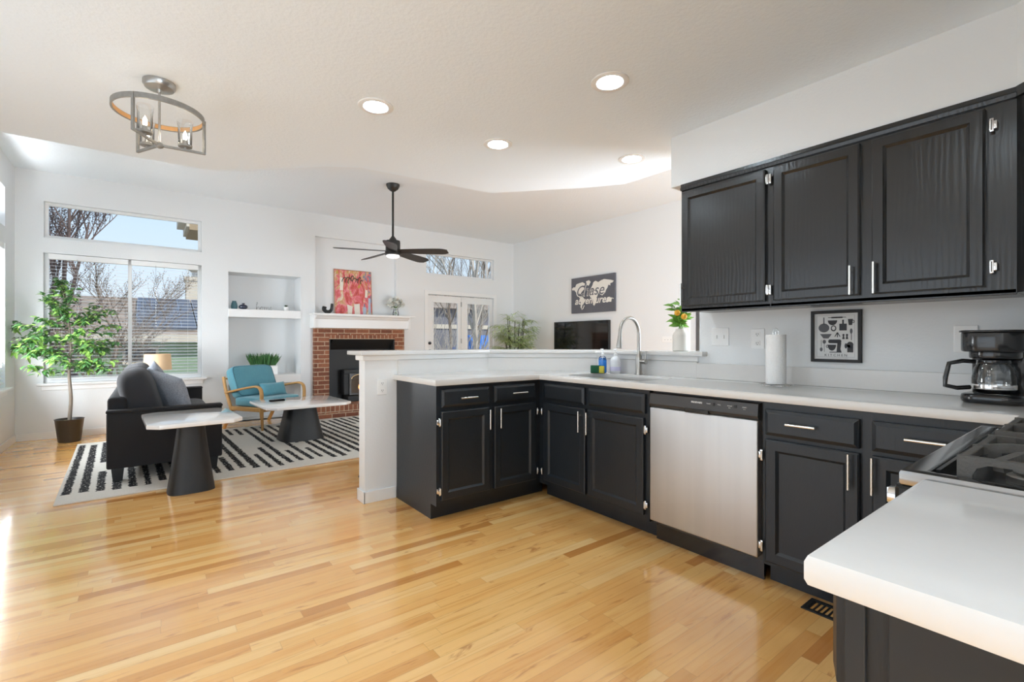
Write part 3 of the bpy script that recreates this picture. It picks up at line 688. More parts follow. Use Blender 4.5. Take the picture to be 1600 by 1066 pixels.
# paper towel holder
pt = empty('paper_towel_holder', (2.76, 1.205, .912), 0, 'white paper towel roll on a wire holder against the backsplash', 'paper towel holder')
m = MB()
for k in range(5):
    a = R(72 * k + 15); m.tube([(.055 * math.cos(a) + .034 * math.cos(R(q)), .055 * math.sin(a) + .034 * math.sin(R(q)), .006) for q in range(0, 360, 24)], .0028, 6, closed=True)
m.tube([(0, 0, .006), (0, 0, .30)], .003, 8).build('wire_base', 'chrome', pt, smooth=60)
MB().tube([(0, -.013, .272), (0, -.014, .30), (0, -.008, .315), (0, 0, .318), (0, .008, .315), (0, .014, .30), (0, .013, .272)], .0022, 8).build('loop_handle', 'chrome', pt, smooth=60)
M['paper'] = mat('paper_towel', (.86, .86, .85), .95, bump=.5, bscale=120)
MB().lathe([(.02, .012), (.050, .012), (.051, .02), (.051, .276), (.050, .283), (.02, .283), (.02, .012)]).build('roll', 'paper', pt, smooth=40)
# coffee maker, spout side towards the left of the picture
cm = empty('coffee_maker', (2.715, .335, .912), R(-95), 'black drip coffee maker with glass carafe in the counter corner', 'coffee maker')
base = rrect(-.10, .10, -.13, .10, .06, 6)
MB().prism(base, .0, .038, bev=.012).build('base', 'black', cm, smooth=50)
MB().prism(rrect(-.095, .095, .035, .105, .03, 5), .03, .21, bev=.006).build('tower', 'black', cm, smooth=50)
MB().prism([( p[0] * .98, p[1]) for p in rrect(-.105, .105, -.135, .105, .085, 8)], .205, .285, bev=.008).build('brew_head', 'black', cm, smooth=50)
MB().prism([(p[0] * .9, p[1] * .95) for p in rrect(-.09, .09, -.115, .07, .08, 8)], .178, .21, bev=.006).build('filter_basket', 'black', cm, smooth=50)
MB().prism(rrect(-.109, .109, -.14, .108, .087, 8), .283, .291, bev=.003).build('lid', 'black', cm, smooth=50)
cr = MB().lathe([(.055, .042), (.066, .048), (.070, .07), (.070, .10), (.062, .14), (.050, .158), (.048, .163)], (0, -.045, 0), caps='b').build('carafe', 'clear', cm, smooth=60)
MB().lathe([(.052, .158), (.054, .163), (.052, .172), (.03, .178), (.0001, .18)], (0, -.045, 0)).build('carafe_lid', 'black', cr, smooth=50)
MB().lathe([(.0705, .058), (.0712, .062), (.0712, .072), (.0705, .076)], (0, -.045, 0), caps='').build('carafe_band', 'chrome', cr, smooth=50)
MB().tube([(-.055, -.07, .165), (-.085, -.11, .168), (-.118, -.15, .158), (-.127, -.162, .10), (-.128, -.163, .068), (-.10, -.125, .058), (-.065, -.09, .062)], .008, 8, sq=(.8, .8)).build('carafe_handle', 'black', cr, smooth=50)
mk = MB()
for k in range(5): mk.text('%d' % (12 - 2 * k), .012, .0003, loc=(0, -.118, .125 - .014 * k))
mk.build('cup_marks', 'print_white', cr)
MB().tube([(.095, .07, .12), (.135, .09, .13), (.155, .10, .08), (.13, .11, .02), (.10, .13, .004)], .0035, 8).build('power_cord', 'black', cm, smooth=60)

cm.scale = (.93, .93, 1)
# ---------------------------------------------------------------- range
rg = empty('range', (1.49, .27, 0), R(180), 'black gas range with cast iron grates beside the near counter', 'range')
# local x = 1.49 - X, y towards the wall
MB().box(-.375, .375, .03, .66, 0, .895, .006).build('body', 'black', rg)
M['enamel'] = mat('black_enamel', (.008, .008, .008), .22, spec=.4)
M['edge_steel'] = mat('range_edge', (.42, .42, .42), .18, 1)
M['iron'] = mat('cast_iron', (.095, .088, .08), .55, metal=.2, bump=.2, bscale=200)
MB().prism(rect(-.382, .382, .005, .66), .893, .922, 'XY', [rect(-.352, .352, .045, .63)], bev=.006).build('cooktop_rim', 'edge_steel', rg, smooth=40)
MB().box(-.355, .355, .043, .632, .895, .908, .002).box(-.345, .345, .050, .056, .905, .925).build('cooktop', 'enamel', rg)
MB().box(-.37, .37, -.012, .03, .30, .80, .01).box(-.375, .375, -.005, .03, .81, .893, .008).build('front_panel', 'enamel', rg)
MB().tube([(-.33, .0, .76), (-.33, -.04, .76), (.33, -.04, .76), (.33, .0, .76)], .011, 10).build('oven_handle', 'edge_steel', rg, smooth=50)
for k in range(5):
    x = -.30 + .15 * k
    MB().cyl((x, -.005, .85), (x, -.03, .85), .02, .017).box(x - .003, x + .003, -.034, -.02, .835, .865, .001).build('knob', 'chrome', rg, smooth=40)
def burner(x, y, r):
    b = MB().lathe([(r, .905), (r, .918), (r * .8, .922), (.0001, .922)], (x, y, 0)).build('burner', 'nickel', rg, smooth=40)
    MB().lathe([(r * .78, .922), (r * .8, .926), (r * .7, .931), (.0001, .932)], (x, y, 0)).build('burner_cap', 'iron', b, smooth=40)
def grate(x0, x1, y0, y1):
    m = MB(); b = .012
    for x in (x0, x1):
        s = 1 if x == x0 else -1
        # end plate with arched opening below
        prof = [(y0, .908), (y0, .957), (y1, .957), (y1, .908)]
        for (u1, u0) in ((y1 - .02, (y0 + y1) / 2 + .02), ((y0 + y1) / 2 - .02, y0 + .02)):
            prof += [(u1, .908), (u1, .925), (u1 - .006, .938), (u1 - .02, .945), (u0 + .02, .945), (u0 + .006, .938), (u0, .925), (u0, .908)]
        m.prism(prof, x, x + s * .014, 'YZ')
    for y in (y0 + .002, y1 - b - .002): m.box(x0 + .006, x1 - .006, y, y + b, .94, .9555, .002)
    cx, mid = (x0 + x1) / 2, (y0 + y1) / 2
    m.box(x0 + .006, x1 - .006, mid - .006, mid + .006, .94, .955, .002)
    fing = []
    for (q0, q1) in ((y0, mid), (mid, y1)):
        cy = (q0 + q1) / 2
        fing += [(x0 + .012, cy, cx - .03, cy), (x1 - .012, cy, cx + .03, cy), (cx, q0, cx, cy - .03), (cx, q1, cx, cy + .03), (x0 + .012, q0 + .05, cx - .05, cy - .04), (x1 - .012, q0 + .05, cx + .05, cy - .04)]
    for (a, b_, c, d) in fing:
        m.tube([(a, b_, .945), ((a + c) / 2, (b_ + d) / 2, .957), (c, d, .962)], [.011, .009, .005], 4, sq=(.9, .7))
    return m.build('grate', 'iron', rg)
for (cx, cy, r) in ((.245, .17, .042), (-.02, .17, .035), (-.245, .17, .042), (.245, .47, .035), (-.245, .47, .045)):
    burner(cx, cy, r)
for x0 in (-.345, .035): grate(x0, x0 + .31, .078, .61)
# ---------------------------------------------------------------- ceiling fixtures
M['can_white'] = mat('downlight_trim', (.86, .86, .85), .4)
def downlight(x, y, label):
    t = empty('recessed_light', (x, y, ZL), 0, label, 'ceiling light', 'recessed lights in the kitchen ceiling')
    MB().lathe([(.093, 0), (.093, -.004), (.088, -.007), (.066, -.006), (.060, 0.0), (.060, -.001), (.093, 0)]).build('trim_ring', 'can_white', t, smooth=40)
    MB().lathe([(.0001, -.003), (.045, -.0045), (.061, -.002), (.061, -.0005), (.0001, -.0005)]).build('lens', 'glow', t, smooth=60)
    return t
downlight(.984, 2.51, 'recessed ceiling light farthest left, nearest the semi-flush fixture')
downlight(1.81, 1.572, 'recessed ceiling light nearest the camera, largest of the four')
downlight(1.803, 2.509, 'recessed ceiling light in the middle, above the fan')
downlight(2.694, 2.141, 'recessed ceiling light nearest the soffit and wall cabinets')
for (x, y) in ((.8, -.9), (-.2, -.9), (1.9, -1.6), (.8, .45)): downlight(x, y, 'recessed ceiling light added out of view to brighten the kitchen')  # extra unseen downlights, put in as fill
# semi-flush drum light
M['weathered'] = mat('weathered_grey_metal', (.27, .26, .24), .5, metal=.3, noise=.25, nscale=60)
M['honey_wood'] = mat('honey_wood', (.62, .33, .13), .5, noise=.2, nscale=30)
dl = empty('semi_flush_light', (.043, 2.933, ZL), -YAW, 'round weathered grey semi-flush ceiling light with three glass candle shades', 'ceiling light')
MB().lathe([(.0001, 0), (.068, 0), (.068, -.018), (.060, -.030), (.012, -.036), (.009, -.05)], n=40).build('canopy', 'nickel', dl, smooth=40)
MB().cyl((0, 0, -.04), (0, 0, -.31), .0055).build('rod', 'nickel', dl, smooth=40)
rn = MB()
RO, RI, z0, z1 = .189, .181, -.165, -.140
rn.lathe([(RI, z0), (RO, z0), (RO, z1), (RI, z1), (RI, z0)], n=64)
rg_ = rn.build('ring', 'weathered', dl, smooth=40)
MB().lathe([(RI - .001, z0 + .002), (RI - .001, z1 - .002)], n=64, caps='').build('ring_lining', 'honey_wood', dl, smooth=60)
MB().sphere((0, 0, -.31), .020, (1, 1, .8)).build('hub', 'weathered', dl, smooth=60)
for k, a in enumerate((35, 155, -85)):
    c, s = math.cos(R(a)), math.sin(R(a))
    arm = MB().bar((.01 * c, .01 * s, -.31), (.191 * c, .191 * s, -.31), .011, .011).bar((.186 * c, .186 * s, -.3145), (.186 * c, .186 * s, -.142), .011, .011).build('arm', 'weathered', dl)
    q = (.105 * c, .105 * s, .02)
    cup = MB().lathe([(.006, -.328), (.008, -.318), (.030, -.315), (.031, -.304), (.012, -.302), (.010, -.280), (.0001, -.279)], q).build('candle_cup', 'weathered', dl, smooth=40)
    MB().lathe([(.029, -.304), (.031, -.22), (.035, -.185)], q, n=28, caps='').build('glass_shade', 'clear', cup, smooth=60)
    MB().lathe([(.005, -.280), (.010, -.265), (.008, -.25), (.0001, -.232)], q, n=14).build('bulb', 'bulb', cup, smooth=60)
# ceiling fan
M['fan_black'] = mat('fan_bronze', (.022, .020, .018), .42)
fan = empty('ceiling_fan', (2.483, 5.754, ZC), -YAW, 'dark bronze five-blade ceiling fan on a long rod in the living room', 'ceiling fan')
MB().lathe([(.0001, 0), (.085, 0), (.083, -.02), (.066, -.055), (.03, -.085), (.014, -.09)], n=32).build('canopy', 'fan_black', fan, smooth=50)
MB().cyl((0, 0, -.08), (0, 0, -.70), .0135).build('downrod', 'fan_black', fan, smooth=50)
MB().lathe([(.016, -.66), (.03, -.68), (.045, -.70), (.05, -.715), (.088, -.72), (.092, -.74), (.092, -.85), (.100, -.862), (.100, -.90), (.085, -.905), (.0001, -.905)], n=36).build('motor_housing', 'fan_black', fan, smooth=40)
MB().lathe([(.082, -.903), (.080, -.925), (.055, -.938), (.0001, -.942)], n=32).build('light_lens', 'fan_lens', fan, smooth=60)
for k in range(5):
    a = R(-79 + 72 * k); m = MB()
    m.M = Matrix.Rotation(a, 4, 'Z') @ Matrix.Translation((0, 0, -.855)) @ Matrix.Rotation(R(-14), 4, 'X')
    n = 14; vs = []
    for i in range(n + 1):
        t = i / n; x = .07 + .65 * t; w_ = .052 + .030 * math.sin(t * math.pi * .62) ; 
        if t > .9: w_ *= 1 - (t - .9) * 4
        dz = -.02 * t
        for (yy, zz) in ((-w_, -.003), (w_, -.003), (w_, .003), (-w_, .003)): vs.append((x, yy, zz + dz))
    fs = [(0, 1, 2, 3), (n * 4 + 3, n * 4 + 2, n * 4 + 1, n * 4)]
    for i in range(n):
        for q in range(4): r_ = (q + 1) % 4; fs.append((i * 4 + q, (i + 1) * 4 + q, (i + 1) * 4 + r_, i * 4 + r_))
    m.add(vs, fs); m.build('blade', 'fan_black', fan)

# ---------------------------------------------------------------- rug and tables
tag(MB().box(0, 3.35, 0, 2.56, 0.0005, .012, .004).build('area_rug', 'rug', loc=(-.53, 4.585, 0), rz=R(2.2)), 'cream area rug with broken black stripes under the sofa and coffee table', 'rug')
M['marble'] = mat('white_table_top', (.86, .85, .83), .10, noise=.015, nscale=5, coat=.5)
M['table_black'] = mat('black_table_base', (.012, .0118, .0115), .5, noise=.3, nscale=8, bump=.15, bscale=40)
def octo(w_, d_, c): return [(-w_ + c, -d_), (w_ - c, -d_), (w_, -d_ + c), (w_, d_ - c), (w_ - c, d_), (-w_ + c, d_), (-w_, d_ - c), (-w_, -d_ + c)]
def pedestal(t, w0, d0, w1, d1, h, z0=0):
    n = 40; vs = []; fs = []
    lv = [(0, 1), (.5, .0), (1, 0)]
    L = 7
    for i in range(L):
        k = i / (L - 1); f = (1 - k) ** 1.15; w_ = w1 + (w0 - w1) * f; d_ = d1 + (d0 - d1) * f
        for q in range(n):
            a = 2 * math.pi * q / n; e = .55
            vs.append((math.copysign(abs(math.cos(a)) ** e, math.cos(a)) * w_, math.copysign(abs(math.sin(a)) ** e, math.sin(a)) * d_, z0 + k * h))
    for i in range(L - 1):
        for q in range(n): r_ = (q + 1) % n; fs.append((i * n + q, i * n + r_, (i + 1) * n + r_, (i + 1) * n + q))
    fs += [tuple(range(n))[::-1], tuple((L - 1) * n + q for q in range(n))]
    return MB().add(vs, fs).build('base', 'table_black', t, smooth=35)
et = empty('end_table', (.265, 4.475, 0.0), R(3), 'tall end table with white clipped-corner top and black pedestal beside the sofa', 'table')
pedestal(et, .155, .13, .085, .085, .545)
MB().prism(octo(.295, .385, .07), .545, .578, bev=.009).build('table_top', 'marble', et, smooth=40)
ctb = empty('coffee_table', (1.43, 6.0, .0125), R(3), 'low coffee table with white top and black pedestal on the striped rug', 'table')
pedestal(ctb, .24, .22, .155, .15, .405)
MB().prism(octo(.46, .47, .09), .405, .437, bev=.009).build('table_top', 'marble', ctb, smooth=40)
rc = empty('remote_control', (1.205, 6.14, .450), R(12), 'black remote control lying on the white coffee table', 'remote control')
M['rubber'] = mat('dark_rubber', (.012, .012, .012), .75, spec=.15)
MB().box(-.085, .085, -.024, .024, 0, .02, .006).build('body', 'rubber', rc, smooth=40)
mm = MB()
for k in range(8): mm.box(-.07 + k * .018, -.06 + k * .018, -.012, .012, .017, .0185, .001)
mm.build('buttons', 'rubber', rc)

# ---------------------------------------------------------------- sofa
M['sofa'] = mat('black_sofa_fabric', (.010, .0095, .011), .85, sheen=.05, bump=.3, bscale=400)
M['sofa_cush'] = mat('charcoal_sofa_cushion', (.022, .023, .028), .9, sheen=.2, bump=.3, bscale=300, noise=.15, nscale=8)
M['grey_tweed'] = mat('grey_tweed', (.35, .375, .42), .95, noise=.5, nscale=90, bump=.6, bscale=220)
so = empty('sofa', (.13, 6.05, .0125), 0, 'black fabric sofa seen from its arm end in front of the window', 'sofa')
# local: x -.40..+.40 (back at -x), y -1.05..1.05
MB().box(-.39, .385, -.95, .95, .13, .30, .02).build('seat_base', 'sofa', so, smooth=40)
for s in (-1, 1):
    a, b = (-1.05, -.95) if s < 0 else (.95, 1.05)
    ar_ = MB().box(-.40, .40, a, b, .11, .565, .015, 3).build('arm', 'sofa', so, smooth=40)
    MB().box(-.404, .404, a - .006, b + .006, .558, .585, .012, 3).build('arm_cap', 'sofa', ar_, smooth=40)
MB().box(-.40, -.27, -.95, .95, .12, .68, .03, 3).build('back', 'sofa', so, smooth=40)
for y in (-.475, .475):
    MB().superq((.07, y, .375), (.325, .472, .085), .3, 28).build('seat_cushion', 'sofa_cush', so, smooth=60)
rt = Matrix.Rotation(R(-16), 4, 'Y').to_3x3()
for y in (-.63, .0, .63):
    MB().superq((-.185, y, .66), (.135, .33, .25), .62, 32, rot=rt).build('back_cushion', 'sofa_cush', so, smooth=70)
for (x, y) in ((-.33, -.98), (.33, -.98), (-.33, .98), (.33, .98)):
    MB().tube([(x, y, .135), (x, y, 0)], [.055, .038], 4, sq=(.8, .8)).build('leg', 'matt_black', so)
def throw(label, loc, rz, tilt, roll, w_=.46, t_=.15, m='grey_tweed', h_=None):
    r_ = (Matrix.Rotation(R(tilt), 3, 'X') @ Matrix.Rotation(R(roll), 3, 'Y'))
    return tag(MB().pillow(w_, h_ or w_, t_, rot=r_, n=18, wr=.012).build('throw_pillow', m, loc=loc, rz=R(rz), smooth=70), label, 'pillow')
throw('grey tweed throw pillow leaning at the near end of the sofa', (.165, 5.36, .665), -62, 22, 12)
throw('grey throw pillow behind the near tweed pillow on the sofa', (.075, 5.86, .70), -70, 18, -18)
# lamp on a small table behind the sofa's far arm
M['shade'] = mat('tan_lamp_shade', (.72, .52, .32), .8, emit=(1, .62, .33), es=.12)
M['dark_wood'] = mat('dark_wood', (.06, .035, .02), .5)
st = empty('side_table', (.09, 7.40, 0), 0, 'small dark side table in the corner between sofa and window', 'table')
MB().lathe([(.0001, .46), (.17, .46), (.175, .47), (.17, .485), (.0001, .485)], n=32).build('table_top', 'dark_wood', st, smooth=40)
for a in (30, 150, 270): MB().tube([(.06 * math.cos(R(a)), .06 * math.sin(R(a)), .465), (.15 * math.cos(R(a)), .15 * math.sin(R(a)), 0)], [.013, .009], 8).build('leg', 'dark_wood', st)
tl = empty('table_lamp', (.09, 7.40, .486), 0, 'table lamp with a tan drum shade in front of the window, behind the sofa', 'lamp')
MB().lathe([(.07, 0), (.07, .01), (.04, .02), (.03, .05), (.055, .12), (.05, .19), (.015, .25), (.012, .33)]).build('base', 'white_plastic', tl, smooth=50)
MB().lathe([(.145, .315), (.147, .315), (.135, .512), (.133, .512)], n=40, caps='').build('shade', 'shade', tl, smooth=60)
MB().tube([(-.13, 0, .49), (0, 0, .5), (.13, 0, .49)], .003, 6).tube([(0, 0, .32), (0, 0, .51)], .003, 6).build('spider', 'nickel', tl)

# ---------------------------------------------------------------- blue armchair
M['teal'] = mat('teal_fabric', (.105, .315, .39), .85, sheen=.3, bump=.25, bscale=350, noise=.08, nscale=15)
M['piping'] = mat('teal_piping', (.05, .15, .20), .8)
M['oak_frame'] = mat('honey_oak', (.50, .27, .085), .42, noise=.2, nscale=12, stretch=(3, 3, 12))
ac = empty('armchair', (1.285, 7.225, 0), R(30), 'teal blue lounge chair with curved honey oak arms beside the white shelves', 'armchair')
# local: faces -y; x -.34..+.34
def crv(pts, n=8):
    out_ = []
    P_ = [Vector(p) for p in pts]; P_ = [P_[0] * 2 - P_[1]] + P_ + [P_[-1] * 2 - P_[-2]]
    for i in range(1, len(P_) - 2):
        for k in range(n):
            t = k / n; a, b, c, d = P_[i - 1:i + 3]
            out_.append(.5 * ((2 * b) + (c - a) * t + (2 * a - 5 * b + 4 * c - d) * t * t + (3 * b - a - 3 * c + d) * t ** 3))
    out_.append(P_[-2]); return out_
fr = MB()
for s in (-1, 1):
    x = s * .335
    fr.box(x - .018, x + .018, -.31, .26, .245, .30, .008)
fr.box(-.335, .335, -.335, -.30, .245, .30, .008).box(-.335, .335, .22, .25, .23, .28, .006)
for k in range(5): fr.bar((-.24 + .12 * k, .20, .27), (-.24 + .12 * k, .37, .66), .022, .012)
fr.bar((-.335, .37, .655), (.335, .37, .655), .02, .045)
fr.build('frame', 'oak_frame', ac)
for s in (-1, 1):
    x = s * .345
    MB().tube(crv([(x, .33, .47), (x, .12, .515), (x, -.13, .56), (x, -.24, .57), (x, -.305, .54), (x, -.325, .47), (x, -.325, .40)], 6), 1, 8, sq=(.011, .019)).build('armrest', 'oak_frame', ac, smooth=60)
    MB().tube([(x, -.325, .42), (x, -.322, .27), (x, -.34, .013)], [.021, .025, .014], 8).build('front_leg', 'oak_frame', ac, smooth=50)
    MB().tube(crv([(x, .38, .68), (x, .335, .50), (x, .25, .30), (x, .24, .22), (x, .33, .06), (x, .37, .002)], 5), 1, 8, sq=(.013, .019)).build('back_leg', 'oak_frame', ac, smooth=60)
MB().superq((0, -.03, .355), (.315, .29, .065), .3, 28).build('seat_cushion', 'teal', ac, smooth=60)
rb = Matrix.Rotation(R(-22), 4, 'X').to_3x3()
bc = MB().superq((0, .26, .60), (.325, .075, .225), .3, 28, rot=rb).build('back_cushion', 'teal', ac, smooth=60)
pts = []
for (u, v) in rrect(-.305, .305, -.205, .205, .06, 4): pts.append(Vector((0, .26, .60)) + rb @ Vector((u, -.062, v)))
MB().tube(pts, .006, 6, closed=True).build('piping', 'piping', bc, smooth=60)
tag(MB().pillow(.40, .19, .13, rot=Matrix.Rotation(R(-20), 3, 'X'), n=14).build('lumbar_pillow', 'teal', loc=(1.285 + .08, 7.225 - .04, .50), rz=R(30), smooth=70), 'small teal lumbar pillow resting on the blue lounge chair', 'pillow')

# ---------------------------------------------------------------- plants
M['leaf1'] = mat('ficus_leaf', (.055, .15, .04), .42, noise=.55, nscale=7, coat=.1)
M['leaf_l'] = mat('young_ficus_leaf', (.20, .36, .07), .45, noise=.35, nscale=9)
M['bark'] = mat('grey_bark', (.20, .165, .13), .85, noise=.3, nscale=25, bump=.6, bscale=50, stretch=(1, 1, .2))
M['pot_dark'] = mat('dark_pot', (.022, .018, .014), .4)
M['soil'] = mat('moss_soil', (.16, .15, .10), .95, noise=.4, nscale=60, bump=1, bscale=80)
rnd = random.Random(11)
fc_ = empty('ficus_tree', (-.725, 7.47, 0), 0, 'tall artificial ficus tree in a dark pot in the corner by the window', 'plant')
MB().lathe([(.095, 0), (.10, .004), (.128, .255), (.134, .262), (.126, .262), (.118, .235), (.0001, .23)], n=40).build('pot', 'pot_dark', fc_, smooth=40)
MB().lathe([(.118, .231), (.06, .246), (.0001, .25)], n=24).build('soil', 'soil', fc_, smooth=60)
tr = [(0, 0, .24), (.012, .0, .5), (-.004, 0, .8), (.01, .01, 1.05), (-.005, 0, 1.35), (-.03, 0, 1.6), (-.07, .0, 1.78)]
MB().tube(crv(tr, 4), [.019 - .013 * i / 24 for i in range(25)], 10).build('trunk', 'bark', fc_, smooth=60)
br = MB(); lv = MB(); lv2 = MB()
def twig(p, d, L, r, depth=0):
    pts = [Vector(p)]; dd = Vector(d).normalized(); n = 6
    for i in range(n):
        dd = (dd + Vector((rnd.uniform(-.16, .16), rnd.uniform(-.16, .16), rnd.uniform(-.16, .05)))).normalized()
        pts.append(pts[-1] + dd * L / n)
    for q in pts:
        if q.y > .27: q.y = .27 - (q.y - .27) * .2
        if q.x < -.44: q.x = -.44
    br.tube(pts, [r * (1 - .8 * i / n) for i in range(n + 1)], 5)
    for i in range(1, n + 1):
        for k in range(3 if i < n else 4):
            a = rnd.uniform(0, 6.28); out_d = Vector((math.cos(a), math.sin(a) * .8, rnd.uniform(-.55, .35))) + dd * .5
            if pts[i].y > .2: out_d.y = -abs(out_d.y)
            (lv if rnd.random() < .62 else lv2).leaf(pts[i] + Vector((rnd.uniform(-.02, .02), rnd.uniform(-.02, .02), rnd.uniform(-.02, .02))), out_d, (rnd.uniform(-.4, .4), rnd.uniform(-.9, .2), 1), rnd.uniform(.055, .085), rnd.uniform(.032, .046), rnd.uniform(.1, .5))
    if depth < 1:
        for i in (2, 4):
            a = rnd.uniform(-1, 1); twig(pts[i], dd + Vector((math.cos(a * 3) * .8, -abs(math.sin(a * 3)) * .8, rnd.uniform(-.2, .3))), L * .5, r * .6, depth + 1)
for (z, a, el, L) in ((.80, 200, .25, .34), (.82, -20, .2, .30), (.86, 260, .3, .36), (.93, 170, .35, .46), (.95, -35, .1, .42), (1.0, 225, .4, .36), (1.02, 10, .35, .44), (1.08, 185, .35, .50), (1.12, -60, .3, .38), (1.15, 160, .5, .42), (1.20, 5, .45, .46), (1.22, 195, .55, .52), (1.3, -10, .8, .40), (1.32, 150, .9, .30), (1.38, 250, .9, .3), (1.42, 20, .7, .34), (1.5, 180, 1.0, .25), (1.55, -20, 1.2, .26), (1.62, 100, 2, .2), (1.7, 200, 2.5, .16), (.9, 300, .2, .26), (.98, 240, .3, .28), (1.05, 330, .3, .3), (1.12, 215, .5, .3), (1.18, 290, .4, .3), (1.26, 230, .5, .3), (1.3, 320, .6, .28), (1.1, 20, .2, .3), (1.2, 170, .3, .3), (1.36, 270, .7, .26)):
    cx = -.0 if z < 1.35 else -.03
    twig((cx, 0, z), (math.cos(R(a)), math.sin(R(a)) * .55, el), L, .006)
for q_ in (br, lv, lv2): q_.v = [(max(-.480, p[0]), min(.30, p[1]), p[2]) for p in q_.v]
br.build('branches', 'bark', fc_, smooth=60); lv.build('foliage', 'leaf1', fc_, weld=False); lv2.build('young_foliage', 'leaf_l', fc_, weld=False)
# corner palm by the tv
M['palm'] = mat('palm_leaf', (.33, .42, .19), .5, noise=.45, nscale=6)
M['palm_y'] = mat('palm_leaf_light', (.50, .60, .26), .5, noise=.4, nscale=6)
M['cane'] = mat('dark_cane', (.05, .05, .03), .5)
pa = empty('bamboo_palm', (5.42, 7.0, 0), 0, 'bushy green palm with dark canes in the corner left of the television', 'plant')
MB().lathe([(.13, 0), (.14, .01), (.17, .30), (.16, .30), (.15, .27), (.0001, .27)], n=32).build('pot', 'pot_dark', pa, smooth=40)
cn = MB(); fo = MB(); fo2 = MB()
rnd = random.Random(5)
for k in range(15):
    a = rnd.uniform(0, 6.28); r0 = rnd.uniform(.02, .1); top = rnd.uniform(1.15, 1.62)
    bx, by = r0 * math.cos(a), r0 * math.sin(a); ex, ey = bx + .12 * math.cos(a) + rnd.uniform(-.04, .04), by + .12 * math.sin(a)
    cn.tube([(bx, by, .26), ((bx + ex) / 2, (by + ey) / 2, top * .6), (ex, ey, top)], [.011, .010, .006], 7)
    for f in range(7):
        fa = a + rnd.uniform(-2.4, 2.4); z = top - rnd.uniform(-.02, .45); L = rnd.uniform(.24, .38)
        p = Vector((ex, ey, z)); d = Vector((math.cos(fa), math.sin(fa), rnd.uniform(.3, .9))).normalized()
        for i in range(11):
            q = p + d * (L * i / 11) - Vector((0, 0, .35 * L * (i / 11) ** 2))
            if q.x > .48 or q.y > .62: break
            for s in (-1, 1):
                sd = d.cross(Vector((0, 0, 1))).normalized() * s + d * .7 + Vector((0, 0, rnd.uniform(-.5, .15)))
                (fo if rnd.random() < .55 else fo2).leaf(q, sd, (0, 0, 1), rnd.uniform(.11, .17), .017, .45)
for q_ in (fo, fo2): q_.v = [(min(.55, p[0]), min(.77, p[1]), p[2]) for p in q_.v]
cn.build('canes', 'cane', pa, smooth=60); fo.build('fronds', 'palm', pa, weld=False); fo2.build('light_fronds', 'palm_y', pa, weld=False)
# orange plant on the ledge
M['cream_vase'] = mat('cream_ceramic', (.72, .68, .62), .55, bump=.15, bscale=30)
M['orange'] = mat('orange_fruit', (.85, .42, .03), .45, bump=.2, bscale=200)
M['leaf2'] = mat('citrus_leaf', (.15, .33, .045), .35, noise=.5, nscale=14)
op = empty('orange_plant', (2.99, 1.945, 1.0885), 0, 'ribbed cream vase with green leaves and two small oranges on the white ledge', 'plant')
MB().lathe([(.052, 0), (.057, .004), (.058, .11), (.050, .128), (.037, .145), (.036, .158), (.032, .158), (.032, .12), (.0001, .115)], n=40).build('vase', 'cream_vase', op, smooth=40)
m = MB(); stm = MB(); rnd = random.Random(3)
for k in range(7):
    a = k * .9; pts = crv([(0, 0, .13), (.02 * math.cos(a), .02 * math.sin(a), .2), (.05 * math.cos(a), .05 * math.sin(a), .28 + .012 * k)], 4); stm.tube(pts, .0022, 5)
    for q in pts[3:]:
        for j in range(2):
            b = rnd.uniform(0, 6.28); m.leaf(q, (math.cos(b), math.sin(b), rnd.uniform(-.1, 1.1)), (math.cos(b + 2), math.sin(b + 2), .6), rnd.uniform(.06, .095), .031, .2)
m.leaf((0, 0, .30), (-.5, .5, 1), (0, 0, 1), .09, .02, .2).leaf((0, 0, .31), (-.4, .3, 1), (1, 0, 1), .10, .016, .4)
stm.build('stems', 'leaf2', op); m.build('foliage', 'leaf2', op, weld=False)
for p in ((-.062, -.012, .268), (-.055, -.060, .240)): MB().sphere(p, .021).build('orange', 'orange', op, smooth=60)
# grass in the niche
M['grass_g'] = mat('grass_green', (.055, .17, .045), .5, noise=.5, nscale=20)
gp = empty('potted_grass', (1.375, 7.99, .6555), 0, 'bushy green grass in a white rectangular planter on the lower shelf', 'plant')
MB().box(-.19, .19, -.07, .07, 0, .13, .006).build('planter', 'white_plastic', gp)
m = MB(); rnd = random.Random(4)
for k in range(330):
    x, y = rnd.uniform(-.165, .165), rnd.uniform(-.05, .05); lean = Vector((x * 1.8 + rnd.uniform(-.25, .25), rnd.uniform(-.35, .25), 1))
    m.leaf((x, y, .125), lean, (rnd.uniform(-1, 1), -1, .2), rnd.uniform(.15, .27), .013, .18)
m.build('grass', 'grass_g', gp, weld=False)

# ---------------------------------------------------------------- small decor on shelf and mantel
M['teal_glass'] = mat('teal_glaze', (.06, .16, .19), .15, coat=.5)
M['ink_glass'] = mat('ink_blue_glaze', (.025, .035, .065), .15, coat=.5)
v1 = tag(MB().lathe([(.030, 0), (.040, .01), (.044, .04), (.036, .085), (.026, .11), (.028, .118), (.022, .118), (.02, .1), (.0001, .02)], n=28).build('vase', 'teal_glass', loc=(.985, 7.90, 1.6205), smooth=50), 'teal glass vase at the left end of the upper shelf', 'vase')
v2 = tag(MB().lathe([(.030, 0), (.050, .012), (.060, .035), (.050, .058), (.018, .072), (.018, .086), (.024, .09), (.016, .09), (.0001, .06)], n=28).build('vase', 'ink_glass', loc=(1.095, 7.87, 1.6205), smooth=50), 'squat dark blue vase beside the teal vase on the upper shelf', 'vase')
M['wire'] = mat('grey_wire', (.22, .21, .20), .4, 1)
hs = MB()
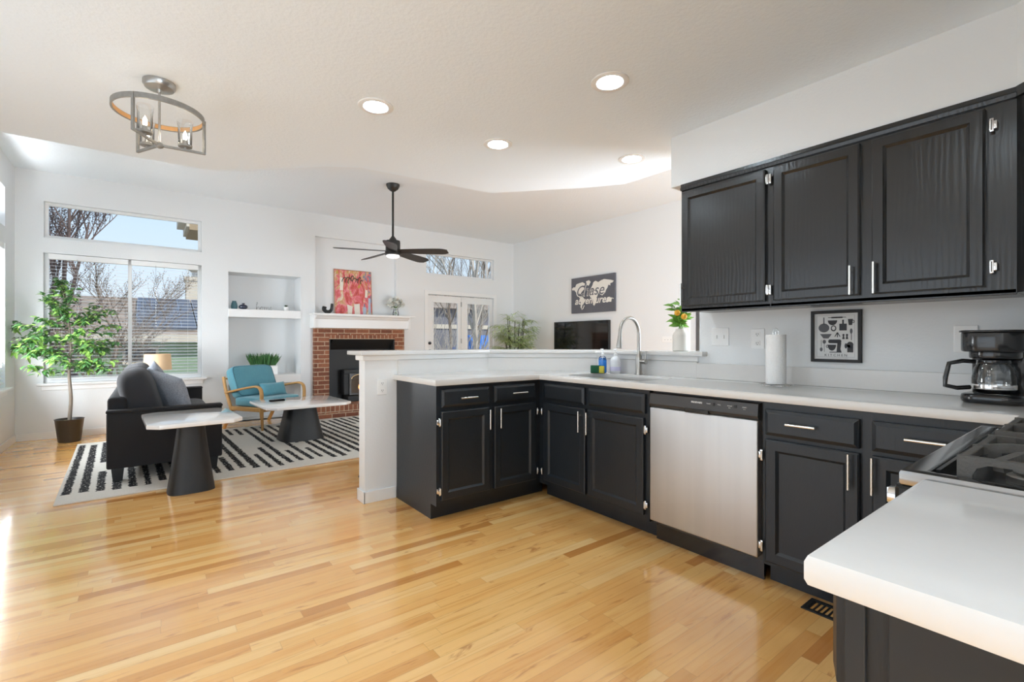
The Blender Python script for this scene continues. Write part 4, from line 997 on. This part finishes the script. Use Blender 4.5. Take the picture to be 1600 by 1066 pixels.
def letter(pts, x0, s=.001): hs.tube(crv([(x0 + p[0] * s, 0, p[1] * s) for p in pts], 5), .0022, 6)
letter([(0, 5), (6, 60), (18, 105), (10, 112), (6, 80), (8, 4), (14, 34), (30, 46), (40, 34), (42, 4), (52, 12)], 0, .001)          # h
letter([(52, 12), (60, 40), (78, 46), (90, 28), (78, 4), (62, 14), (66, 40), (92, 44), (104, 40)], 0, .001)                     # o
letter([(104, 40), (110, 46), (112, 4), (120, 34), (130, 46), (138, 34), (138, 4), (146, 34), (156, 46), (164, 34), (166, 6), (176, 12)], 0, .001)  # m
letter([(176, 12), (196, 28), (200, 44), (188, 48), (182, 24), (192, 4), (212, 14)], 0, .001)                                  # e
hs.tube([(0, 0, .004), (.21, 0, .004)], .002, 6)
tag(hs.build('word_sign', 'wire', loc=(1.265, 7.88, 1.6205), smooth=60), 'thin wire sign reading home on the upper shelf', 'sign')
su = empty('potted_succulent', (1.672, 7.88, 1.6205), 0, 'tiny dark succulent in a white pot at the right of the upper shelf', 'plant')
MB().lathe([(.030, 0), (.034, .005), (.034, .06), (.030, .06), (.0001, .055)], n=24).build('pot', 'white_plastic', su, smooth=40)
m = MB()
for k in range(22): m.leaf((0, 0, .055), (math.cos(k * 2.4), math.sin(k * 2.4), .5 + .05 * k), (0, 0, 1), .045, .016, 0)
M['succ'] = mat('succulent_green', (.04, .08, .04), .5)
m.build('foliage', 'succ', su, weld=False)
tag(MB().tube(crv([(-.055, 0, .105), (-.062, 0, .06), (-.03, 0, .028), (.02, 0, .03), (.05, 0, .07), (.058, 0, .155)], 6), [.030, .032, .033, .034, .034, .033, .032, .031, .03, .03] + [.03 - .0005 * i for i in range(21)], 12).build('sculpture', 'matt_black', loc=(2.235, 7.66, 1.592), smooth=60), 'black U-shaped sculpture at the left end of the mantel', 'sculpture')
# abstract painting leaning in the recess
def art():
    m, t, b = new_mat('abstract_painting')
    c = t.nodes.new('ShaderNodeTexCoord'); s = t.nodes.new('ShaderNodeSeparateXYZ'); t.links.new(c.outputs['Object'], s.inputs[0])
    v = comb(t, mathn(t, 'MULTIPLY', s.outputs['X'], 7.0), mathn(t, 'MULTIPLY', s.outputs['Z'], 3.2))
    n = mathn(t, 'MULTIPLY_ADD', mathn(t, 'SUBTRACT', noise_node(t, v, 1.0, 6, .65, 1.6), .5), 1.9, .5)
    col = ramp_node(t, n, [(.05, (.20, .02, .06)), (.25, (.50, .05, .06)), (.4, (.62, .12, .08)), (.48, (.72, .16, .24)), (.55, (.80, .38, .30)), (.62, (.50, .28, .08)), (.72, (.85, .70, .52)), (.85, (.38, .22, .36))])
    n2 = noise_node(t, comb(t, mathn(t, 'MULTIPLY', s.outputs['X'], 14.0), mathn(t, 'MULTIPLY', s.outputs['Z'], 5.0), 3.0), 1.0, 4, .6, 2)
    g = mathn(t, 'MULTIPLY', mathn(t, 'GREATER_THAN', n2, .60), mathn(t, 'GREATER_THAN', s.outputs['Z'], .45))
    col = mix(t, g, col, (.52, .34, .06))
    g = mathn(t, 'MULTIPLY', mathn(t, 'LESS_THAN', n2, .44), mathn(t, 'GREATER_THAN', s.outputs['X'], .17))
    col = mix(t, g, col, (.16, .22, .33))
    t.links.new(col, b.inputs['Base Color']); b.inputs['Roughness'].default_value = .6
    return m
M['art'] = art()
M['gold_frame'] = mat('rose_wood_frame', (.48, .26, .16), .45)
pg = empty('painting', (2.69, 7.80, 1.5885), 0, 'colourful red and pink abstract painting in a thin frame leaning on the mantel', 'painting')
pg.rotation_euler = (R(-5), 0, 0)
MB().box(-.30, .30, .0, .018, .004, .735).build('canvas', 'art', pg)
MB().prism(rect(-.31, .31, 0, .745), -.006, .022, 'XZ', [rect(-.301, .301, .009, .736)]).build('frame', 'gold_frame', pg)
M['paint_white'] = mat('cream_paint', (.82, .76, .66), .6, noise=.1, nscale=20)
M['paint_blue'] = mat('pale_blue_paint', (.42, .50, .60), .6, noise=.2, nscale=20)
M['paint_dark'] = mat('dark_scribble_paint', (.05, .06, .045), .6)
M['paint_green'] = mat('olive_paint', (.22, .20, .06), .6)
mm = MB().prism([(-.10, .01), (-.035, .01), (-.02, .14), (-.11, .17)], -.001, -.003, 'XZ').prism([(.01, .01), (.10, .01), (.10, .19), (.005, .18)], -.001, -.003, 'XZ').prism([(-.22, .40), (-.17, .40), (-.155, .60), (-.215, .62)], -.001, -.003, 'XZ').prism([(.19, .30), (.23, .30), (.235, .42), (.20, .44)], -.001, -.003, 'XZ')
mm.build('pale_strokes', 'paint_white', pg)
MB().prism([(.15, .01), (.20, .01), (.21, .13), (.15, .14)], -.001, -.003, 'XZ').prism([(.24, .02), (.285, .02), (.285, .28), (.25, .30)], -.001, -.003, 'XZ').build('blue_strokes', 'paint_blue', pg)
mm = MB()
rs_ = random.Random(2)
for k in range(8):
    rx_, rz_, cx_, cz_ = rs_.uniform(.012, .032), rs_.uniform(.03, .06), -.14 + k * .04 + rs_.uniform(-.01, .01), .575 + rs_.uniform(-.02, .035)
    mm.tube([(cx_ + rx_ * math.cos(R(q)) + .3 * rz_ * math.sin(R(q)), -.003, cz_ + rz_ * math.sin(R(q))) for q in range(20, 20 + 30 * (7 + k % 4), 30)], .0065, 4)
mm.build('dark_scribbles', 'paint_dark', pg)
# flowers
M['petal'] = mat('white_petals', (.85, .85, .80), .7)
M['stem'] = mat('green_stem', (.15, .25, .07), .6)
fl = empty('flower_vase', (3.365, 7.68, 1.5885), 0, 'white flowers in a small clear glass vase at the right of the mantel', 'flowers')
MB().lathe([(.05, 0), (.052, .005), (.05, .05), (.038, .10), (.040, .13)], n=24, caps='b').build('vase', 'clear', fl, smooth=60)
m = MB(); mp = MB(); rnd = random.Random(9); ml = MB()
for (x, y, z, r) in ((-.09, 0, .22, .075), (-.01, -.03, .27, .07), (.07, .02, .25, .065), (-.05, .03, .17, .055), (.12, 0, .20, .05)):
    m.tube([(-x * .4, 0, .01), (x * .2, y * .3, .12), (x, y, z)], .003, 5)
    for k in range(80):
        a = rnd.uniform(0, 6.28); b = rnd.uniform(-1, 1); d = Vector((math.cos(a) * math.sqrt(1 - b * b), math.sin(a) * math.sqrt(1 - b * b), b))
        mp.leaf(Vector((x, y, z)) + d * r * .35, d + Vector((0, 0, .2)), (0, 0, 1), r * .75, r * .75, .05)
for k in range(8): ml.leaf((0, 0, .13), (math.cos(k), math.sin(k) * .5, .6), (0, 0, 1), .09, .03, .2)
m.build('stems', 'stem', fl); mp.build('blossoms', 'petal', fl, weld=False); ml.build('leaves', 'stem', fl, weld=False)

# ---------------------------------------------------------------- television, canvas, kitchen print
tv = empty('television', (5.995, 5.845, 1.13), R(-90), 'flat black television mounted on the living room wall under the canvas', 'television')
M['screen'] = mat('tv_screen', (.008, .008, .008), .08, coat=.3)
MB().box(-.655, .655, -.05, -.0, -.375, .375, .006).build('bezel', 'matt_black', tv)
MB().box(-.643, .643, -.0525, -.049, -.36, .364).build('screen', 'screen', tv)
M['slate'] = mat('slate_canvas', (.115, .12, .14), .8, noise=.12, nscale=6)
M['map_cream'] = mat('cream_print', (.78, .76, .70), .8)
cv = empty('wall_canvas', (5.998, 5.572, 1.953), R(-90), 'slate grey canvas with a white world map and script lettering above the television', 'wall art')
MB().box(-.4955, .4955, -.032, 0, -.31, .31, .002).build('canvas', 'slate', cv)
# rough continents, u across -.5...5, v up
conts = [
 [(-.48, .13), (-.44, .155), (-.40, .15), (-.37, .20), (-.30, .215), (-.22, .225), (-.16, .19), (-.20, .14), (-.18, .10), (-.24, .06), (-.27, .02), (-.30, .04), (-.30, -.01), (-.27, -.035), (-.29, -.045), (-.34, .01), (-.38, .06), (-.42, .10), (-.47, .10)],
 [(-.27, -.03), (-.22, -.03), (-.17, -.075), (-.19, -.13), (-.23, -.18), (-.245, -.235), (-.27, -.21), (-.265, -.13), (-.30, -.08)],
 [(-.14, .23), (-.07, .245), (-.03, .21), (-.08, .15), (-.12, .17)],
 [(-.04, .03), (-.01, .06), (.05, .06), (.09, .03), (.13, -.02), (.10, -.07), (.09, -.14), (.05, -.20), (.025, -.18), (.02, -.09), (-.04, -.05), (-.05, -.01)],
 [(-.03, .10), (.01, .15), (.03, .20), (.08, .22), (.14, .19), (.20, .215), (.27, .23), (.34, .215), (.42, .20), (.475, .18), (.44, .155), (.40, .15), (.40, .11), (.36, .13), (.34, .08), (.31, .05), (.29, .00), (.26, .02), (.24, -.03), (.22, -.04), (.19, .03), (.15, .01), (.11, .05), (.06, .07), (.0, .075)],
 [(.33, -.10), (.38, -.07), (.43, -.10), (.42, -.155), (.36, -.15), (.31, -.14)]]
mm = MB()
for c in conts: mm.prism(c, -.0322, -.0335, 'XZ')
mm.build('world_map', 'map_cream', cv)
wl = MB()
wl.text('Chase', .26, .0006, loc=(-.06, -.0352, -.015), shear=.3, bold=.0)
wl.build('upper_lettering', 'slate', cv, weld=False)
wl = MB().text('Chase', .27, .0004, loc=(-.065, -.0340, -.02), shear=.3, bold=.006)
wl.build('upper_lettering_edge', 'map_cream', cv, weld=False)
wl = MB().text('adventures', .175, .0006, loc=(-.02, -.0345, -.155), shear=.35, bold=.003)
wl.tube([(.36, -.035, -.12), (.41, -.035, -.09), (.47, -.035, -.105)], .006, 5).tube([(-.18, -.035, -.18), (-.21, -.035, -.235), (-.24, -.035, -.245)], .007, 5)
wl.build('lower_lettering', 'map_cream', cv, weld=False)
kp = empty('framed_print', (2.939, .972, 1.186), R(-90), 'black framed kitchen utensil print on the wall between the counter and cabinets', 'picture')
MB().prism(rect(-.118, .118, -.14, .138), -.002, -.020, 'XZ', [rect(-.102, .102, -.124, .122)], bev=.002).build('frame', 'matt_black', kp)
M['paper_w'] = mat('print_paper', (.72, .72, .71), .6)
pp = MB().box(-.105, .105, -.010, -.001, -.127, .125).build('paper', 'paper_w', kp)
M['ink'] = mat('print_ink', (.05, .05, .055), .7); M['ink2'] = mat('print_ink_grey', (.13, .13, .14), .7)
ik = MB(); i2 = MB(); Y0, Y1 = -.0102, -.0108
def el(cx, cy, rx, ry, a0=0, a1=360, n=20): return [(cx + rx * math.cos(R(a0 + (a1 - a0) * k / n)), cy + ry * math.sin(R(a0 + (a1 - a0) * k / n))) for k in range(n if a1 - a0 == 360 else n + 1)]
def S(mb, poly, holes=()): mb.prism(poly, Y0, Y1, 'XZ', holes)
S(i2, el(-.056, .045, .026, .024)); S(i2, rect(-.0585, -.0535, .062, .102))                                      # frying pan
S(ik, rect(-.02, .032, .096, .104)); S(ik, rect(-.036, .048, .0985, .1015))                                       # rolling pin
S(ik, el(-.015, .085, .022, .026, 180, 360)); S(ik, el(-.010, .042, .013, .016), [el(-.010, .043, .008, .010)])   # bowl, cup
S(ik, rect(.017, .051, .030, .066)); S(ik, rect(.030, .038, .066, .087))                                          # cutting board
S(ik, [(.056, .09), (.079, .09), (.075, .058), (.060, .058)]); S(ik, el(.080, .076, .006, .008), [el(.080, .076, .003, .005)])
S(i2, [(-.075, .012), (-.018, .012), (-.034, -.012), (-.058, -.012)])                                             # colander
for a in (-28, 0, 28): ik.M = Matrix.Translation((.008, 0, .02)) @ Matrix.Rotation(R(a), 4, 'Y'); S(ik, rect(-.002, .002, -.026, 0)); ik.M = Matrix.Identity(4)
for x in (.036, .052): S(ik, el(x, .006, .005, .006)); S(ik, [(x - .002, .004), (x + .002, .004), (x + .006, -.016), (x - .006, -.016)])
S(ik, rect(.070, .073, -.022, .018)); S(i2, el(.071, .026, .006, .014))
S(i2, rect(-.070, -.068, -.06, -.02)); S(i2, el(-.069, -.072, .007, .011)); S(i2, rect(-.055, -.053, -.085, -.03)); S(i2, el(-.054, -.030, .008, .011))
S(ik, rrect(-.035, .026, -.038, -.018, .008)); S(ik, [(.008, -.036), (.026, -.036), (.022, -.07), (.028, -.088), (-.03, -.088), (-.028, -.084), (.004, -.084)])
S(ik, el(-.018, -.046, .020, .032, 180, 360)); S(ik, el(-.040, -.055, .006, .008), [el(-.040, -.055, .003, .005)])  # stand mixer
S(ik, el(.066, -.046, .015, .016) ); S(ik, rect(.053, .080, -.086, -.046)); S(ik, el(.047, -.052, .006, .014))     # mitt
ik.build('utensil_drawings', 'ink', kp); i2.build('grey_utensil_drawings', 'ink2', kp)
MB().text('K I T C H E N', .018, .0003, loc=(0, -.0104, -.108)).build('lettering', 'ink', kp, weld=False)
MB().prism(rect(-.090, .086, -.112, .112), Y0, Y1, 'XZ', [rect(-.0894, .0854, -.1114, .1114)]).build('border_line', 'ink2', kp)

# bar stool on the living side of the half wall (only a foot shows past its end)
bsn = empty('bar_stool', (1.60, 3.83, 0), R(0), 'black metal bar stool tucked behind the half wall, one leg showing', 'stool')
MB().lathe([(.0001, .72), (.16, .72), (.17, .74), (.16, .76), (.0001, .765)], n=32).build('seat', 'matt_black', bsn, smooth=50)
for (sx, sy) in ((-1, -1), (1, -1), (1, 1), (-1, 1)): MB().tube([(sx * .10, sy * .10, .725), (sx * .165, sy * .165, .03), (sx * .17, sy * .17, .002)], [.012, .012, .016], 8).build('leg', 'matt_black', bsn, smooth=50)
MB().tube([(sx * .142, sy * .142, .28) for (sx, sy) in ((-1, -1), (1, -1), (1, 1), (-1, 1))], .008, 8, closed=True).build('footrest', 'matt_black', bsn)
# ---------------------------------------------------------------- outside
M['ground'] = mat('dry_yard', (.34, .29, .21), .95, noise=.35, nscale=2)
tag(MB().box(-40, 60, 8.6, 70, -1.5, -1.2).build('yard_ground', 'ground'), kind='structure')
M['siding'] = mat('sage_siding', (.34, .47, .33), .8)
def siding_mat(name, c, pitch=.18):
    m, t, b = new_mat(name)
    co = t.nodes.new('ShaderNodeTexCoord'); s = t.nodes.new('ShaderNodeSeparateXYZ'); t.links.new(co.outputs['Object'], s.inputs[0])
    f = mathn(t, 'FRACT', mathn(t, 'DIVIDE', s.outputs['Z'], pitch))
    b.inputs['Base Color'].default_value = (*c, 1); b.inputs['Roughness'].default_value = .8
    bp = t.nodes.new('ShaderNodeBump'); bp.inputs['Strength'].default_value = 1; bp.inputs['Distance'].default_value = .05
    t.links.new(f, bp.inputs['Height']); t.links.new(bp.outputs[0], b.inputs['Normal']); return m
M['siding'] = siding_mat('sage_siding', (.34, .47, .33)); M['blue_siding'] = siding_mat('grey_blue_siding', (.25, .25, .285))
M['shingle'] = brick_mat('roof_shingles', .5, .14)
b_ = M['shingle'].node_tree.nodes['Brick Texture']
b_.inputs['Color1'].default_value = (.40, .31, .24, 1); b_.inputs['Color2'].default_value = (.28, .22, .17, 1); b_.inputs['Mortar'].default_value = (.2, .15, .12, 1)
M['fascia'] = mat('beige_fascia', (.62, .56, .46), .7)
M['solar'] = mat('solar_panel', (.11, .125, .16), .4, spec=.3)
M['grid'] = mat('solar_grid', (.35, .40, .5), .4)
h1 = empty('neighbour_house', (0, 18, -1.2), 0, 'sage green neighbouring house with shingle roof and solar panels beyond the far window', 'house')
def rel(mb, o=(0, 18, -1.2)): mb.v = [(p[0] - o[0], p[1] - o[1], p[2] - o[2]) for p in mb.v]; return mb
rel(MB().box(-7, 9, 18.4, 26, -1.2, 1.35)).build('wall', 'siding', h1)
rel(MB().prism([(17.95, 1.36), (22.0, 2.72), (26.4, 1.36), (26.4, 1.25), (22.0, 2.60), (17.95, 1.25)], -7.3, 9.3, 'YZ')).build('roof', 'shingle', h1)
rel(MB().box(-7.3, 9.3, 17.9, 17.96, 1.13, 1.36).box(-7.3, 9.3, 17.96, 18.4, 1.13, 1.16)).build('fascia', 'fascia', h1)
for (x0, x1) in ((-.30, 1.22), (1.28, 2.8)):
    z = lambda y: 1.36 + (y - 17.95) * .3358
    ya, yb = 18.3, 21.7
    v = [(x0, ya, z(ya) + .06), (x1, ya, z(ya) + .06), (x1, yb, z(yb) + .06), (x0, yb, z(yb) + .06), (x0, ya, z(ya) + .1), (x1, ya, z(ya) + .1), (x1, yb, z(yb) + .1), (x0, yb, z(yb) + .1)]
    sp_ = rel(MB().add(v, [(3, 2, 1, 0), (4, 5, 6, 7), (0, 1, 5, 4), (1, 2, 6, 5), (2, 3, 7, 6), (3, 0, 4, 7)])).build('solar_panel', 'solar', h1)
    g = MB()
    for k in range(5): xx = x0 + (x1 - x0) * k / 4; g.bar((xx, ya, z(ya) + .105), (xx, yb, z(yb) + .105), .02, .01)
    for k in range(5): yy = ya + (yb - ya) * k / 4; g.bar((x0, yy, z(yy) + .105), (x1, yy, z(yy) + .105), .01, .02)
    rel(g).build('panel_grid', 'grid', sp_)
ch = rel(MB().box(1.15, 1.75, 22.2, 22.8, 1.8, 3.6).box(1.1, 1.8, 22.15, 22.85, 3.5, 3.65)).build('chimney', 'fascia', h1)
rel(MB().lathe([(.10, 3.65), (.10, 3.85), (.22, 3.95), (.02, 4.1)], (1.45, 22.5, 0))).build('chimney_cap', 'nickel', ch)
for (x0, x1, z0, z1) in ((-.62, .25, .45, .98), (-3.6, -2.4, -.1, .95)):
    wf = rel(MB().prism(rect(x0, x1, z0, z1), 18.34, 18.42, 'XZ', [rect(x0 + .07, x1 - .07, z0 + .07, z1 - .07)])).build('window_frame', 'fascia', h1)
    rel(MB().box(x0 + .06, x1 - .06, 18.385, 18.41, z0 + .06, z1 - .06)).build('pane', 'ink2', wf)
# blue-grey house beyond the glazed doors
h2 = empty('neighbour_house', (14, 20, -1.2), 0, 'blue grey house behind bare branches beyond the glazed doors', 'house')
rel(MB().box(9.5, 19, 20, 27, -1.2, 2.7), (14, 20, -1.2)).build('wall', 'blue_siding', h2)
rel(MB().prism([(19.6, 2.7), (23.5, 3.9), (27.5, 2.7)], 9.2, 19.3, 'YZ'), (14, 20, -1.2)).build('roof', 'shingle', h2)
rel(MB().box(9.5, 19, 19.94, 20.02, 1.75, 1.95), (14, 20, -1.2)).build('belt_trim', 'fascia', h2)
M['blue_tarp'] = mat('bright_blue_tarp', (.03, .17, .55), .4)
bt = empty('playground_canopy', (11.7, 16.8, -1.2), R(10), 'bright blue canopy in the yard low behind the right glazed door', 'canopy')
MB().add([(-1.6, -1, 1.9), (1.6, -1, 1.9), (1.6, 1, 1.9), (-1.6, 1, 1.9), (-1.3, 0, 2.6), (1.3, 0, 2.6), (-1.6, -1, .9), (1.6, -1, .9)], [(0, 1, 5, 4), (1, 2, 5), (2, 3, 4, 5), (3, 0, 4), (6, 7, 1, 0)]).build('canopy', 'blue_tarp', bt)
for (x, y) in ((-1.55, -.95), (1.55, -.95), (1.55, .95), (-1.55, .95)): MB().cyl((x, y, 0), (x, y, 1.9), .04, n=8).build('post', 'fascia', bt)
# own eave box seen in the top right of the transom
M['tan_stucco'] = mat('tan_stucco', (.40, .30, .19), .85)
ev = empty('roof_eave', (.75, 9.6, 3.1), 0, 'tan corner of a roof eave at the top right of the left transom window', 'eave')
MB().box(-.22, .6, -.25, .7, -.12, .75).build('soffit_box', 'tan_stucco', ev)
MB().box(-.26, -.22, -.27, .7, -.08, .75).box(-.36, -.26, -.2, .5, .0, .28).build('fascia', 'fascia', ev)
# bare trees
M['twig_purple'] = mat('budding_twigs', (.20, .145, .13), .9)
M['twig_pale'] = mat('pale_aspen_bark', (.55, .49, .42), .9, noise=.3, nscale=8)
M['twig_brown'] = mat('brown_bark', (.28, .22, .17), .9)
def tree(label, loc, H, r, m, seed, spread=.5, up=.8, depth=4, nb=5, trunk=.3, cat='tree', buds=0, name='bare_tree'):
    rn_ = random.Random(seed); mb = MB(); bd = MB()
    def grow(p, d, L, r_, k):
        pts = [Vector(p)]; d = Vector(d).normalized(); n = 4 if k else 6
        for i in range(n):
            d = (d + Vector((rn_.uniform(-.14, .14), rn_.uniform(-.14, .14), rn_.uniform(-.02, .12) * up))).normalized(); pts.append(pts[-1] + d * L / n)
        mb.tube(pts, [r_ * (1 - .55 * i / n) for i in range(n + 1)], 6 if k < 2 else 4 if k < 3 else 3)
        if buds and k >= depth - 1:
            for q in pts[1:]: bd.leaf(q, (rn_.uniform(-1, 1), rn_.uniform(-1, 1), .5), (0, 0, 1), buds, buds * .7, 0)
        if k < depth:
            for j in range(nb):
                t = trunk + (1 - trunk) * (j + rn_.random() * .8) / nb if k == 0 else .25 + .75 * (j + rn_.random()) / nb
                i = min(n - 1, int(t * n)); q = pts[i].lerp(pts[i + 1], t * n - i)
                a = rn_.uniform(0, 6.28); dd = Vector((math.cos(a), math.sin(a), 0)) * spread + d * .9 + Vector((0, 0, .15))
                grow(q, dd, L * rn_.uniform(.42, .62), r_ * .45, k + 1)
    t = empty(name, loc, 0, label, cat)
    grow((0, 0, 0), (0, 0, 1), H, r, 0)
    mb.build('branches', m, t, weld=False)
    if buds: bd.build('buds', m, t, weld=False)
    return t
tree('tall bare budding tree at the left outside the large far window', (-1.55, 12.3, -1.2), 5.4, .09, 'twig_purple', 1, spread=.36, nb=7, trunk=.25, buds=.045)
tree('budding bare tree right of the tallest one outside the far window', (-.95, 12.9, -1.2), 4.0, .07, 'twig_purple', 31, spread=.5, nb=7, trunk=.25, buds=.04)
tree('smaller bare tree in the middle outside the large far window', (-1.05, 14.2, -1.2), 2.7, .06, 'twig_brown', 22, spread=.7, nb=6, trunk=.2, buds=.03)
tree('pale branching tree behind the left glazed door', (6.3, 11.8, -1.2), 4.0, .055, 'twig_pale', 3, spread=.62, nb=6, trunk=.2)
tree('pale thick-trunked tree behind the right glazed door', (7.35, 11.3, -1.2), 4.3, .10, 'twig_pale', 4, spread=.5, nb=6, trunk=.25)
tree('brown bare tree between the glazed doors, farther back', (8.2, 14.2, -1.2), 5.2, .06, 'twig_brown', 5, spread=.6, nb=6, trunk=.2)
tree('bare tree seen through the right of the far transom', (9.6, 14.4, -1.2), 5.6, .07, 'twig_brown', 8, spread=.5, nb=6, trunk=.25)
# dense bare shrubs under the far window
for i, (x, y, s, lb) in enumerate(((-1.9, 10.6, 1.9, 'dense bare shrub outside under the left pane of the far window'), (-.9, 11.2, 1.7, 'dense bare shrub outside under the middle of the far window'), (5.6, 10.9, 3.4, 'tall pale twiggy shrub outside the left glazed door'), (6.9, 10.6, 2.9, 'tall pale twiggy shrub outside the right glazed door'))):
    rn_ = random.Random(40 + i); mb = MB()
    for k in range(170):
        a = rn_.uniform(0, 6.28); q = Vector((rn_.uniform(-.1, .1), rn_.uniform(-.1, .1), 0)); d = Vector((math.cos(a) * rn_.uniform(.1, .8), math.sin(a) * rn_.uniform(.1, .8), 1)).normalized()
        pts = [q]; L = s * rn_.uniform(.6, 1.15)
        for j in range(4): d = (d + Vector((rn_.uniform(-.2, .2), rn_.uniform(-.2, .2), rn_.uniform(-.1, .1)))).normalized(); pts.append(pts[-1] + d * L / 4)
        mb.tube(pts, [.012 if i >= 2 else .009, .009, .007, .005, .003], 3)
        for j in (2, 3):
            e_ = pts[j] + Vector((rn_.uniform(-.25, .25), rn_.uniform(-.25, .25), rn_.uniform(.05, .3))); mb.tube([pts[j], e_], [.005, .002], 3)
    tag(mb.build('bare_shrub', 'twig_pale' if i >= 2 else 'twig_brown', loc=(x, y, -1.2), weld=False), lb, 'shrub')
